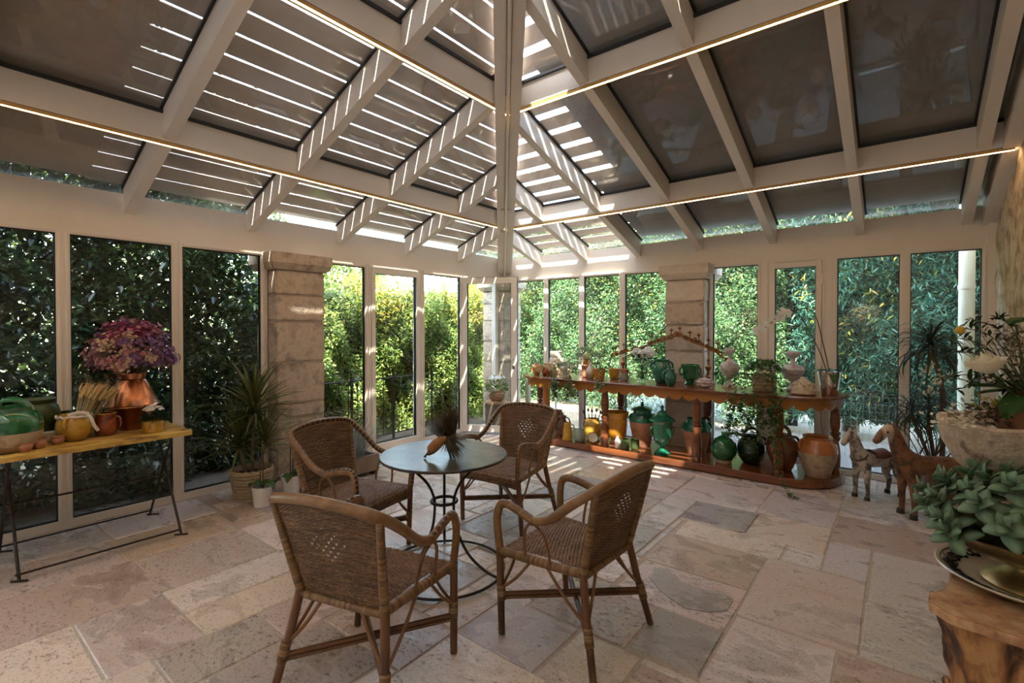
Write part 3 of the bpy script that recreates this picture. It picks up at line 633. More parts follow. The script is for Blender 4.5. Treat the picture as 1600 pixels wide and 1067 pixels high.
def bhole(u, v):
    if abs(u) / .42 + abs(v - .60) / .20 > 1: return False
    a = (u + 1) * 13; b = v * 22; return (int(a) + int(b)) % 2 == 0 and .2 < a % 1 < .8 and .3 < b % 1 < .7
chair = thing('wicker_armchair', 'wicker armchair nearest the yellow table, seen from behind', 'chair')
weave_obj(weave(backfn, 104, 220, 26, 62, bhole), 'backrest', chair)
weave_obj(weave(seatfn, 96, 210, 24, 56), 'seat', chair)
rail = cat_([(.28, .02, .605), (.283, -.08, .640), (.281, -.20, .735), (.262, -.300, .808), (.17, -.335, .836), (0, -.345, .848), (-.17, -.335, .836), (-.262, -.300, .808), (-.281, -.20, .735), (-.283, -.08, .640), (-.28, .02, .605)], 6)
m, a_, b_ = uvtube(rail, .016, 8, 1.35, up=None); build_uv(m, a_, b_, 'top_rail', RAILM, chair)
m = MB(); m.tube([p + Vector((0, .0, -.017)) + (Vector((0, .008, 0))) for p in rail], .008, 6); m.build('under_rail', CANE, chair)
for s in (1, -1):
    arm = cat_([(s * .28, .02, .605), (s * .276, .10, .628), (s * .270, .19, .642), (s * .268, .235, .622), (s * .27, .252, .56), (s * .266, .25, .48), (s * .26, .244, .41)], 6)
    m, a_, b_ = uvtube(arm, [.017] * 14 + [.017] * (len(arm) - 14), 8, 1.3); o = build_uv(m, a_, b_, 'armrest', ARMM, chair)
    m = MB(); m.tube(cat_([(s * .28, .02, .598), (s * .268, -.03, .55), (s * .256, -.05, .47), (s * .245, -.05, .405)], 5), .0075, 6); m.build('arm_support', CANE, chair)
    m = MB(); m.tube(cat_([(s * .28, .03, .600), (s * .274, .07, .55), (s * .262, .085, .47), (s * .254, .085, .405)], 5), .0075, 6); m.build('arm_support', CANE, chair)
    m = MB(); m.tube([(s * .262, .242, .41), (s * .268, .23, .2), (s * .276, .216, 0)], [.0185, .018, .0165], 10); m.build('leg', CANED, chair)
    m = MB(); m.tube([(s * .212, -.208, .42), (s * .236, -.24, .25), (s * .274, -.30, 0)], [.019, .0185, .0165], 10); m.build('leg', CANED, chair)
    wrapped([(s * .210, -.206, .395), (s * .236, -.256, .60), (s * .262, -.302, .805)], [.020, .017, .015], 'back_post', chair)
    wrapped([(s * .212, -.20, .405), (s * .24, .02, .402), (s * .262, .245, .398)], [.021, .021, .021], 'seat_frame', chair)
    for (x, y, z, x2, y2, z2) in ((.246, -.253, .205, .256, -.27, .13), (.268, .228, .235, .2715, .22, .165)):
        wrapped([(s * x, y, z), (s * x2, y2, z2)], [.0215, .0215], 'binding', chair)
    for a, b in (((.243, -.25, .20), (.238, -.03, .39)), ((.243, -.25, .20), (.10, -.208, .385)), ((.27, .225, .22), (.25, .06, .39)), ((.27, .225, .22), (.12, .235, .375))):
        A = Vector((s * a[0], a[1], a[2])); B = Vector((s * b[0], b[1], b[2])); C = (A + B) / 2 + Vector((0, 0, -.015)); m = MB(); m.tube(cat_([A, C, B], 4), .0075, 6); m.build('brace', CANE, chair)
    m = MB(); A = Vector((s * .25, -.262, .165)); B = Vector((-s * .27, .22, .185)); dz = Vector((0, 0, .010 * s)); m.tube([A + dz, B + dz], .011, 8); m.tube([A - Vector((0, 0, .02)) + dz, B - Vector((0, 0, .02)) + dz], .009, 8); m.build('stretcher', CANED, chair)
for y in (-.208, .236):
    w_ = .21 if y < 0 else .258; wrapped([(-w_, y, .392), (w_, y, .392)], [.0165, .0165], 'seat_rail', chair)
CH = [((3.10, -4.704), 15.99, None), ((3.616, -3.907), 87.65, 'wicker armchair with its woven back towards the stone wall, side-on beside the round table'),
      ((2.097, -4.122), -77.4, 'wicker armchair standing in front of the brown stone pillar, facing the round table'), ((2.493, -3.021), 184.2, 'wicker armchair beyond the round table near the open door, with sunlight on its seat')]
for i, (p, a, lab) in enumerate(CH):
    o = chair if i == 0 else copy_tree(chair); o.location = (*p, .002); o.rotation_euler = (0, 0, radians(a)); o['group'] = 'wicker armchairs around the round table'
    if lab: o['label'] = lab
# ------------------------------------------------------------------ round iron table
tb = thing('round_table', 'round dark metal bistro table on curved iron legs between the four wicker armchairs', 'table', (2.70, -3.90, .002))
MB().lathe([(.385, .703), (.39, .706), (.39, .716), (.386, .72), (.10, .7205)], 48).build('tabletop', TABTOP, tb)
for dg in (16, -104, 136):
    a = radians(dg); pr_ = [(.25, .702), (.215, .66), (.12, .56), (.075, .47), (.066, .40), (.085, .27), (.16, .13), (.27, .045), (.37, .012)]
    MB().tube(cat_([(r * cos(a), r * sin(a), z) for r, z in pr_], 4), .0085, 8).build('leg', IRON, tb)
for r, z, nm in ((.078, .425, 'leg_ring'), (.37, .014, 'base_ring')):
    m = MB(); m.tube([(r * cos(2 * pi * k / 40), r * sin(2 * pi * k / 40), z) for k in range(40)], .010 if r < .1 else .008, 8, closed=True); m.build(nm, IRON, tb)
# dried bundle, bark and stick on it
def blades(mb, base, dirs, L, wd, seg=3, droop=0, tip=.1):
    for b, d, l in zip(base, dirs, L):
        d = Vector(d).normalized(); sd = d.cross(Vector((0, 0, 1)));
        if sd.length < .05: sd = Vector((1, 0, 0))
        sd.normalize(); up = sd.cross(d); V = []; p = Vector(b); dd = d.copy()
        for i in range(seg + 1):
            t = i / seg; ww = wd * (1 - t * (1 - tip)) * (.6 + .4 * min(1, t * 4 + .3)); V += [p - sd * ww + up * ww * .3, p + sd * ww + up * ww * .3]
            dd = (dd + Vector((0, 0, -droop / seg))).normalized(); p = p + dd * (l / seg)
        o = len(mb.v); mb.v += [tuple(q) for q in V]; mb.f += [(o + 2 * i, o + 2 * i + 1, o + 2 * i + 3, o + 2 * i + 2) for i in range(seg)]
bd = thing('dried_bundle', 'dried lavender bundle with a loose straw end lying on the round metal table', 'dried flowers', (2.77, -3.93, .724))
ax = Vector((-.06, -.02, .14)).normalized(); c0 = Vector((.01, 0, .10)); sx = ax.orthogonal().normalized(); sy = ax.cross(sx)
def cone(m, n, c, d, spread, L, wd, r0=.02, seg=3, droop=0):
    B = []; Dd = []; Ls = []
    for _ in range(n):
        a = rnd.uniform(0, 2 * pi); r = sqrt(rnd.random()); u = d.orthogonal().normalized(); v = d.cross(u)
        B.append(c + (u * cos(a) + v * sin(a)) * r0 * r); Dd.append(d + (u * cos(a) + v * sin(a)) * r * spread); Ls.append(L * rnd.uniform(.75, 1.1))
    blades(m, B, Dd, Ls, wd, seg, droop)
m = MB(); cone(m, 420, c0, ax, .62, .19, .0034, .035); stuff(m.build('flower_head', LAVD, bd, smooth=False))
m = MB(); cone(m, 420, c0 + ax * .01, Vector((.75, .45, -.55)).normalized(), .75, .15, .0026, .04, droop=.25); cone(m, 130, c0, Vector((.1, -.3, -.8)).normalized(), .6, .09, .002, .03); stuff(m.build('straw_end', LAVS, bd, smooth=False))
m = MB(); m.tube([c0 - ax * .02, c0 + ax * .02], .042, 14); m.build('binding', LAVS, bd)
bk = thing('bark_piece', 'curved orange-brown bark piece leaning on the dried lavender bundle', 'bark', (2.752, -3.995, .735), radians(46))
m = MB(); V = []; F = []
for i in range(9):
    for j in range(5):
        t = i / 8; a = (j / 4 - .5) * 1.6; V.append((-.065 + .11 * t, -.030 * cos(a), .035 + .075 * t + .055 * sin(a) * sin(pi * min(1, t * .75 + .2))))
F = [(i * 5 + j, i * 5 + j + 1, i * 5 + j + 6, i * 5 + j + 5) for i in range(8) for j in range(4)]
m.add(V, F); o = m.build('bark_shell', pm('orange_bark', (.42, .20, .07), (.30, .13, .045), 30, .7, bmp=.4, bscale=50), bk); md = o.modifiers.new('s', 'SOLIDIFY'); md.thickness = .006
st = MB(); st.tube(cat_([(2.701, -4.058, .730), (2.705, -4.05, .745), (2.75, -4.015, .81), (2.795, -3.985, .89)], 4), [.009] * 3 + [.006] * 9 + [.005], 8); tag(st.build('stick', TWIG, None), 'thin dark wooden stick propped across the dried lavender bundle', 'stick')

# ------------------------------------------------------------------ yellow folding table
ft = thing('folding_table', 'long narrow folding table with worn yellow top and crossed iron legs by the window', 'table', (.545, -5.5, 0))
def grid_top(x0, x1, y0, y1, z0, z1):
    m = MB(); n = 30; V = []
    for i in range(n + 1):
        y = y0 + (y1 - y0) * i / n; e0 = x0 + rnd.uniform(-.004, .004); e1 = x1 + rnd.uniform(-.006, .003)
        for x, z in ((e0, z0), (e0, z1), (x0 + .02, z1 + rnd.uniform(-.001, .001)), (x1 - .02, z1 + rnd.uniform(-.001, .001)), (e1, z1 - .004), (e1, z0)): V.append((x, y, z))
    F = [(i * 6 + k, i * 6 + (k + 1) % 6, i * 6 + 6 + (k + 1) % 6, i * 6 + 6 + k) for i in range(n) for k in range(6)] + [(5, 4, 3, 2, 1, 0), tuple(n * 6 + k for k in range(6))]
    m.add(V, F); return m
m = grid_top(-.345, .345, -1.0, .83, .722, .755); m.build('tabletop', YEL, ft, smooth=False)
for y in (.755, -.075):
    for a, b in ((.31, -.22), (-.31, .22)):
        m = MB(); m.tube([(a, y + (.012 if a > 0 else -.012), .008), (b, y + (.012 if a > 0 else -.012), .722)], .0085, 8); m.tube([(a - .035, y - .02, .006), (a + .02, y + .045, .006)], .007, 6); m.build('leg', IRON, ft)
for x in (.305, -.305): m = MB(); m.tube([(x, -.08, .045), (x, .76, .045)], .007, 6); m.build('brace', IRON, ft)
m = MB(); m.tube([(.0, -.075, .39), (.0, .755, .39)], .007, 6); m.build('brace', IRON, ft)

# ------------------------------------------------------------------ pots
def openp(prof, th=.008, depth=.35):
    H = prof[-1][1]; inn = [(r - th, z) for r, z in reversed(prof) if z > H * depth and r > th * 2]; zd = max(H * depth, prof[0][1] + .004)
    for a, b in zip(prof[:-1], prof[1:]):
        if a[1] <= zd <= b[1] and b[1] > a[1]: inn.append((max(.004, a[0] + (b[0] - a[0]) * (zd - a[1]) / (b[1] - a[1]) - th), zd)); break
    return prof + [(prof[-1][0] - th * .5, H + th * .3)] + inn + [(.001, inn[-1][1] if inn else H * .9)]
def hloop(m, ang, r1, z1, r2, z2, out, rad, flat=1.2):
    c, s = cos(ang), sin(ang); P = bez((r1, 0, z1), (r1 + out, 0, z1 + out * .35), (r2 + out, 0, z2 - out * .1), (r2, 0, z2), 10)
    m.tube([(p.x * c, p.x * s, p.z) for p in P], rad, 8, flat=flat)
def pot(name, label, cat, loc, prof, mat, split=None, mat2=None, handles=(), th=.008, lid=None, group=None, closed=False, pn=('body', 'glazed_shoulder'), seg=28, hmat=None):
    t = thing(name, label, cat, loc, 0, group)
    if split is None: MB().lathe(prof if closed else openp(prof, th), seg).build(pn[0], mat, t)
    else:
        k = next(i for i in range(len(prof) - 1) if prof[i][1] - 1e-6 <= split <= prof[i + 1][1] + 1e-6 and prof[i + 1][1] > prof[i][1]); a, b = prof[k], prof[k + 1]; mid = (a[0] + (b[0] - a[0]) * (split - a[1]) / (b[1] - a[1]), split)
        lo = prof[:k + 1] + [mid]; hi = [mid] + prof[k + 1:]
        MB().lathe(lo, seg).build(pn[0], mat, t); MB().lathe(hi if closed else openp(hi, th, 0.75), seg, cap=True).build(pn[1], mat2, t)
    for (ang, r1, z1, r2, z2, out, rad) in handles:
        m = MB(); hloop(m, radians(ang), r1, z1, r2, z2, out, rad); m.build('handle', hmat or mat2 or mat, t)
    if lid: MB().lathe(lid, seg).build('lid', mat2 or mat, t)
    return t
def sc(prof, R, H): return [(r * R, z * H) for r, z in prof]
ZT, ZS = .857, .088     # counter top, plinth top
def arch(t, mat, r, z, h, rad, ang, name='handle'):
    c, s = cos(radians(ang)), sin(radians(ang)); P = bez((-r, 0, z), (-r * .9, 0, z + h * 1.3), (r * .9, 0, z + h * 1.3), (r, 0, z), 14)
    m = MB(); m.tube([(p.x * c, p.x * s, p.z) for p in P], rad, 8, flat=1.5); return m.build(name, mat, t)
JAR = [(.52, 0), (.56, .02), (.80, .25), (.97, .5), (1, .65), (.93, .8), (.72, .9), (.66, .94), (.70, 1)]
BELLY = [(.50, 0), (.60, .03), (.88, .25), (1, .5), (.95, .68), (.76, .86), (.66, .92), (.70, 1)]
# -- left table
t = pot('olive_jar', 'big jar, green glaze above bare clay, with arched handle on the yellow table', 'jar', (.70, -5.57, .756), sc([(.62, 0), (.70, .02), (.90, .2), (.985, .44), (1, .55), (.97, .72), (.80, .86), (.66, .92), (.70, 1)], .145, .262), BISQ, .1155, GGREEN, th=.01)
arch(t, GGREEN, .095, .235, .075, .014, 55)
pot('glazed_jar', 'dull green wide-mouthed jar behind the big green and clay jar', 'jar', (.43, -5.43, .756), sc([(.55, 0), (.7, .1), (.95, .45), (1, .62), (.88, .82), (.74, .9), (.84, 1)], .128, .27), GOLIVE, th=.01)
t = pot('cooking_pot', 'round yellow glazed pot holding wheat, tied with a white ribbon', 'pot', (.62, -5.27, .756), sc([(.55, 0), (.65, .03), (.93, .28), (1, .52), (.93, .78), (.82, .92), (.86, 1)], .098, .168), YGLAZE, handles=[(-35, .088, .15, .096, .085, .035, .009), (145, .088, .15, .096, .085, .035, .009)])
m = MB(); m.tube([(.088 * cos(2 * pi * k / 24), .088 * sin(2 * pi * k / 24), .158 + .006 * sin(k * 2.3)) for k in range(24)], .009, 6, closed=True)
m.tube(cat_([(.075, .05, .165), (.11, .065, .15), (.118, .078, .10), (.112, .10, .06)], 4), .010, 6); m.tube(cat_([(.06, -.04, .17), (.075, .01, .185), (.07, .06, .172)], 4), .012, 6); m.build('ribbon', CLOTH, t)
wh = thing('wheat_sheaf', 'dry golden wheat sheaf standing in the yellow glazed pot', 'wheat', (.62, -5.27, .80))
m = MB(); B = []; Dd = []; L = []; heads = []
for _ in range(95):
    a = rnd.uniform(0, 2 * pi); r = sqrt(rnd.random()); d = Vector((-.10 + .30 * r * cos(a), .50 + .36 * r * sin(a), 1.15)).normalized(); b = Vector((.03 * r * cos(a), .02 + .03 * r * sin(a), .0)); l = rnd.uniform(.24, .30); B.append(b); Dd.append(d); L.append(l); heads.append((b + d * l * .95, d))
blades(m, B, Dd, L, .0022, 2, tip=.7); stuff(m.build('stem', STRAW, wh, smooth=False))
m = MB()
for p, d in heads:
    m.tube([p, p + d * .02, p + d * .06 + Vector((0, .01, 0))], [.003, .0062, .001], 5)
    blades(m, [p + d * .04] * 3, [d + Vector((rnd.uniform(-.25, .25), rnd.uniform(-.25, .25), 0)) for _ in range(3)], [.05] * 3, .0008, 1)
stuff(m.build('ear', STRAW, wh, smooth=False))
pot('small_jar', 'dark green jar half hidden behind the yellow pot of wheat', 'jar', (.45, -5.26, .756), sc(BELLY, .082, .17), GDARK, handles=[(20, .062, .15, .08, .09, .03, .007)])
t = pot('mug', 'red-brown mottled mug beside the copper pitcher', 'mug', (.60, -5.10, .756), sc([(.70, 0), (.82, .03), (.98, .28), (1, .45), (.88, .72), (.84, .9), (.93, 1)], .068, .150), RGLAZE, handles=[(60, .058, .125, .062, .045, .03, .006)])
MB().lathe([(.0625, .1505), (.0628, .156), (.058, .156), (.058, .1505)], 24).build('rim', YGLAZE, t)
cp = thing('copper_pitcher', 'big copper pitcher with cone shoulder holding dried flowers', 'pitcher', (.47, -4.92, .756))
MB().lathe([(.082, 0), (.086, .004), (.086, .035), (.098, .06), (.125, .12), (.158, .165)], 40).build('lower_body', COPPERD, cp)
MB().lathe([(.158, .165), (.172, .172), (.172, .178), (.160, .186), (.125, .27), (.092, .345), (.080, .362)], 40, cap=False).build('cone_shoulder', COPPER, cp)
m = MB(); V = []; nn = 36
for i in range(7):
    tt = i / 6
    for k in range(nn):
        a = 2 * pi * k / nn; sp = max(0, cos(a - radians(-128))) ** 3; r = .078 + .012 * tt + .055 * sp * tt ** 1.5; V.append((r * cos(a), r * sin(a), .362 + .05 * tt + .05 * sp * tt))
F = [(i * nn + k, i * nn + (k + 1) % nn, (i + 1) * nn + (k + 1) % nn, (i + 1) * nn + k) for i in range(6) for k in range(nn)]
m.add(V, F); o = m.build('spout', COPPER, cp); md = o.modifiers.new('s', 'SOLIDIFY'); md.thickness = .003
def pet(m, c, r, n=5, nz=None, wd=.5, tilt=.25):
    d = Vector(nz or (0, 0, 1)).normalized(); u = d.orthogonal().normalized(); v = d.cross(u); a0 = rnd.uniform(0, 6.28)
    for k in range(n):
        a = a0 + 2 * pi * k / n; p = u * cos(a) + v * sin(a); q = d.cross(p); c_ = Vector(c)
        o = len(m.v); m.v += [tuple(c_), tuple(c_ + p * r * .6 + q * r * wd + d * r * tilt * .6), tuple(c_ + p * r + d * r * tilt), tuple(c_ + p * r * .6 - q * r * wd + d * r * tilt * .6)]; m.f.append((o, o + 1, o + 2, o + 3))
bq = thing('dried_bouquet', 'domed bouquet of dried pink, purple and cream flowers in the copper pitcher', 'bouquet', (.47, -4.92, 1.13))
m = MB(); B = []; Dd = []; L = []
for _ in range(150):
    a = rnd.uniform(0, 2 * pi); r = sqrt(rnd.random()); B.append(Vector((.05 * r * cos(a), .05 * r * sin(a), -.02))); Dd.append(Vector((.9 * r * cos(a), .9 * r * sin(a), 1))); L.append(rnd.uniform(.2, .3))
blades(m, B, Dd, L, .0022, 2, tip=.6); stuff(m.build('stem', LAVS, bq, smooth=False))
fl = {k: MB() for k in 'pvcm'}
for _ in range(150):
    az = rnd.uniform(0, 2 * pi); el = rnd.uniform(-.1, 1.5); dv = Vector((cos(az) * cos(el), sin(az) * cos(el), sin(el)))
    c = Vector((dv.x * .25, dv.y * .25, .13 + dv.z * .27)) * rnd.uniform(.85, 1.03); side = dv.x * .78 + dv.y * .62     # >0 points to the camera's right
    k = 'v' if side > .55 and rnd.random() < .7 else ('m' if dv.z > .75 and rnd.random() < .6 else rnd.choice('ppcvpc' if dv.z < .45 else 'vpcmpp'))
    for _ in range(26):
        q = c + Vector((rnd.gauss(0, 1), rnd.gauss(0, 1), rnd.gauss(0, .8))) * .024; pet(fl[k], q, rnd.uniform(.010, .017), 4, dv + Vector((rnd.uniform(-.6, .6), rnd.uniform(-.6, .6), rnd.uniform(-.3, .6))))
for k, mt, nm in (('p', DRYP, 'pink_floret'), ('v', DRYV, 'purple_floret'), ('c', DRYC, 'cream_floret'), ('m', DRYM, 'magenta_floret')): stuff(fl[k].build(nm, mt, bq, smooth=False))
t = pot('planter', 'little yellow enamel planter with small white flowers near the table end', 'planter', (.725, -4.86, .756), sc([(.86, 0), (.93, .03), (.96, .5), (1, .98), (1, 1)], .070, .082), YGLAZE, handles=[(-38, .066, .07, .066, .04, .02, .005), (142, .066, .07, .066, .04, .02, .005)])
fp = thing('white_flowers', 'small white flowering plant growing in the yellow enamel planter', 'plant', (.725, -4.86, .83))
def leafy(m, c, R, n, size, up=.5, wr=.45):
    for _ in range(n):
        d = Vector((rnd.gauss(0, 1), rnd.gauss(0, 1), abs(rnd.gauss(0, 1)) * up + .1)).normalized(); p = Vector(c) + Vector((d.x * R[0], d.y * R[1], d.z * R[2])) * rnd.uniform(.6, 1); one_leaf(m, p, d + Vector((rnd.uniform(-.5, .5), rnd.uniform(-.5, .5), rnd.uniform(-.4, .3))), size * rnd.uniform(.7, 1.2), wr)
def one_leaf(m, p, d, l, wr=.42, fold=.25):
    d = Vector(d).normalized(); s = d.cross(Vector((rnd.uniform(-.3, .3), rnd.uniform(-.3, .3), 1)))
    if s.length < .05: s = Vector((1, 0, 0))
    s.normalize(); n_ = s.cross(d); w_ = l * wr * .5; o = len(m.v); p = Vector(p)
    m.v += [tuple(p), tuple(p + d * l * .35 - s * w_ + n_ * w_ * fold), tuple(p + d * l * .7 - s * w_ * .75 + n_ * w_ * fold), tuple(p + d * l - n_ * l * .06), tuple(p + d * l * .7 + s * w_ * .75 + n_ * w_ * fold), tuple(p + d * l * .35 + s * w_ + n_ * w_ * fold)]
    m.f += [(o, o + 3, o + 2, o + 1), (o, o + 5, o + 4, o + 3)]
m = MB(); leafy(m, (0, 0, .0), (.065, .065, .06), 170, .04); stuff(m.build('foliage', LAUREL, fp, smooth=False))
m = MB()
for _ in range(90):
    a = rnd.uniform(0, 6.28); r = sqrt(rnd.random()); pet(m, (.062 * r * cos(a), .062 * r * sin(a), .085 + .028 * (1 - r * r)), .012, 5, (cos(a) * r * .6, sin(a) * r * .6, 1))
stuff(m.build('blossom', PETALW, fp, smooth=False))
CUP = [(.6, 0), (.68, .05), (.95, .4), (1, .6), (.85, .82), (1.0, 1)]
for (x, y), lab, r, h in (((.80, -5.525), 'small terracotta pot in front of the big green and clay jar', .036, .055), ((.755, -5.455), 'small flared terracotta pot, middle of the three along the table edge', .034, .062), ((.70, -5.365), 'small terracotta pot nearest the yellow wheat pot', .035, .05)):
    pot('tiny_pot', lab, 'pot', (x, y, .756), sc(CUP, r, h), TERRA, th=.005, group='small terracotta pots on the yellow table')
m = MB(); m.box((.52, -5.44, .756), (.58, -5.345, .82)); o = m.build('white_block', WHITE, None, smooth=False); tag(o, 'small white block between the small pots and the yellow wheat pot', 'block'); md = o.modifiers.new('b', 'BEVEL'); md.width = .006
m = MB()
for _ in range(34): pet(m, (rnd.uniform(.5, .8), rnd.uniform(-5.02, -4.73), .7575 + rnd.uniform(0, .002)), rnd.uniform(.006, .011), 2, (rnd.uniform(-.2, .2), rnd.uniform(-.2, .2), 1))
o = m.build('fallen_petals', DRYP, None, smooth=False); tag(o, 'scattered dried petals fallen on the yellow tabletop by the planter', 'petals', kind='stuff')
# ------------------------------------------------------------------ long wooden counter
ct = thing('wooden_counter', 'long two-level wooden counter with scalloped apron and turned legs under the windows', 'counter', (2.65, -.52, 0))
def outline(x0, x1, yf, yb, rx, ry, n=10):
    P = [(x0, yb)] + [(x0 + rx - rx * cos(a), yf + ry - ry * sin(a)) for a in [pi / 2 * k / n for k in range(n + 1)]]
    P += [(x1 - rx + rx * sin(a), yf + ry - ry * cos(a)) for a in [pi / 2 * k / n for k in range(n + 1)]] + [(x1, yb)]
    return [(x - 2.65, y + .52) for x, y in P]
o = MB().prism(outline(.76, 4.54, -.85, -.20, .42, .56), .828, .855).build('countertop', MAHOG, ct, smooth=False); md = o.modifiers.new('b', 'BEVEL'); md.width = .006; md.segments = 2
o = MB().prism(outline(.80, 4.50, -.83, -.20, .40, .53), .012, .086).build('plinth', MAHOG, ct, smooth=False); md = o.modifiers.new('b', 'BEVEL'); md.width = .005; md.segments = 2
ol = outline(.82, 4.48, -.80, -.22, .40, .50, 24); P = [Vector((x, y, 0)) for x, y in ol]; pts = []
for a, b in zip(P[:-1], P[1:]):
    k = max(1, int((b - a).length / .012)); pts += [a + (b - a) * i / k for i in range(k)]
pts.append(P[-1]); s = 0; V = []
for i, p in enumerate(pts):
    if i: s += (p - pts[i - 1]).length
    tn = (pts[min(i + 1, len(pts) - 1)] - pts[max(i - 1, 0)]).normalized(); nn_ = Vector((-tn.y, tn.x, 0)); zb = .775 - .052 * abs(sin(pi * s / .148)) ** .6
    V += [p + Vector((0, 0, .829)), p + Vector((0, 0, zb)), p + nn_ * .018 + Vector((0, 0, .829)), p + nn_ * .018 + Vector((0, 0, zb))]
F = []
for i in range(len(pts) - 1):
    a = i * 4; b = a + 4; F += [(a, a + 1, b + 1, b), (a + 2, b + 2, b + 3, a + 3), (a + 1, a + 3, b + 3, b + 1), (a, b, b + 2, a + 2)]
MB().add(V, F).build('apron', ORANGEW, ct, smooth=False)
LEG = [(.048, 0), (.05, .02), (.042, .035), (.036, .05), (.047, .075), (.050, .16), (.044, .24), (.033, .31), (.047, .335), (.047, .35), (.033, .365), (.049, .385), (.049, .40), (.034, .415), (.043, .44), (.048, .49), (.043, .58), (.034, .635), (.047, .66), (.048, .745)]
for x, y, mt in ((1.28, -.71, ORANGEW), (2.15, -.74, MAHOG), (3.23, -.74, MAHOG), (4.0, -.74, MAHOG), (.92, -.33, MAHOG), (2.13, -.27, MAHOG), (3.20, -.27, MAHOG), (4.42, -.36, MAHOG)):
    MB().lathe(LEG, 18, (x - 2.65, y + .52, .086)).build('leg', mt, ct)
# -- things on the counter
def C(x, y): return (x, y, ZT)
def Sh(x, y): return (x, y, ZS)
pot('ochre_pot', 'ochre slip-patterned two-handled pot at the far rounded end of the counter', 'pot', C(1.05, -.60), sc(BELLY, .062, .155), DOTS, handles=[(-140, .05, .13, .06, .06, .03, .008), (40, .05, .13, .06, .06, .03, .008)], hmat=YGLAZE)
t = pot('tureen', 'cream tall tureen with pierced upper rim standing behind the patterned bowl', 'tureen', C(1.15, -.27), sc([(.5, 0), (.6, .02), (.92, .3), (1, .5), (.9, .66), (.78, .72), (.80, .8), (.86, 1)], .105, .31), CGLAZE, handles=[(-30, .09, .2, .1, .13, .04, .009), (150, .09, .2, .1, .13, .04, .009)])
pot('patterned_bowl', 'cream and orange slip-patterned handled bowl on the counter by the red jug', 'bowl', C(1.18, -.48), sc([(.5, 0), (.6, .04), (.95, .4), (1, .7), (.92, .9), (1, 1)], .085, .155), DOTS, handles=[(-35, .08, .13, .085, .07, .04, .008), (145, .08, .13, .085, .07, .04, .008)], hmat=CGLAZE)
pot('red_jug', 'little dark red glazed jug in front of the patterned bowl', 'jug', C(1.22, -.66), sc([(.6, 0), (.7, .03), (1, .3), (.95, .55), (.6, .8), (.55, .9), (.66, 1)], .036, .115), RGLAZE, handles=[(-40, .022, .1, .033, .04, .022, .005)])
t = pot('cream_jug', 'cream bellied jug with a ring handle on top and ivy beside it', 'jug', C(1.56, -.65), sc([(.72, 0), (.8, .03), (.74, .10), (.80, .30), (.84, .38), (1, .52), (.97, .68), (.75, .82), (.35, .95), (.12, 1)], .082, .185), CGLAZE, closed=True)
arch(t, CGLAZE, .038, .165, .075, .009, 38); m = MB(); m.tube(cat_([(.06, .05, .13), (.09, .075, .15), (.10, .085, .175)], 3), [.012] * 6 + [.009], 8); m.build('spout', CGLAZE, t)
pot('amber_jug', 'amber glazed jug standing on the counter behind the ivy pot', 'jug', C(1.62, -.25), sc([(.6, 0), (.75, .03), (1, .35), (.85, .6), (.6, .8), (.7, 1)], .055, .30), OGLAZE, handles=[(-40, .035, .27, .05, .15, .04, .008)])
t = pot('bottle_vase', 'pale grey bottle vase with a pierced ring neck on the counter', 'vase', C(1.82, -.50), sc([(.55, 0), (.65, .03), (.95, .25), (1, .38), (.8, .58), (.45, .78), (.28, .9), (.2, 1)], .066, .185), pm('pale_grey_glaze', (.50, .43, .36), (.56, .50, .43), 8, .3), closed=True)
arch(t, t.children[0].data.materials[0], .02, .17, .06, .011, 38)
pot('honey_bowl', 'honey-coloured deep bowl standing beside the bottle vase', 'bowl', C(1.99, -.58), sc([(.62, 0), (.75, .05), (.93, .5), (1, .95), (1.03, 1)], .076, .135), OGLAZE, handles=[(-130, .074, .12, .07, .05, .02, .007)])
pot('orange_bowl', 'second honey bowl, plainer and set back beside the first', 'bowl', C(2.10, -.40), sc([(.62, 0), (.75, .05), (.93, .5), (1, .95), (1.03, 1)], .070, .130), YGLAZE)
t = pot('small_pitcher', 'small half-glazed terracotta pitcher beside the glass vase', 'pitcher', C(2.28, -.50), sc([(.75, 0), (.9, .04), (1, .22), (.96, .4), (.8, .6), (.76, .66), (.86, .9), (.92, 1)], .060, .135), GREYG, .0885, TERRA, handles=[(45, .048, .11, .055, .05, .035, .006)])
# glass vase with hydrangeas
CLEARG = glass_mat('clear_glass', (.86, .92, .93), 1.5)
vs = thing('glass_vase', 'clear glass vase of white hydrangeas next to the green two-handled jar', 'vase', C(2.52, -.50))
MB().lathe([(.072, 0), (.075, .004), (.055, .018), (.05, .05), (.062, .14), (.072, .20), (.068, .20), (.058, .14), (.046, .05), (.02, .02)], 28).build('glass_body', CLEARG, vs)
m = MB(); cone(m, 40, Vector((0, 0, .03)), Vector((0, 0, 1)), .25, .26, .003, .03); stuff(m.build('stem', STEMG, vs, smooth=False))
hy = thing('hydrangeas', 'white hydrangea heads with green leaves in the clear glass vase', 'flowers', C(2.52, -.50))
m = MB(); leafy(m, (0, 0, .24), (.12, .10, .08), 60, .09); stuff(m.build('foliage', LAUREL, hy, smooth=False))
for c in ((.02, -.06, .33), (.10, -.01, .34), (-.07, -.02, .35), (.05, .05, .37)):
    m = MB()
    for _ in range(110):
        d = Vector((rnd.gauss(0, 1), rnd.gauss(0, 1), rnd.gauss(0, 1))).normalized(); pet(m, Vector(c) + d * .048, .014, 4, d)
    m.build('flower_head', PETALW, hy, smooth=False)
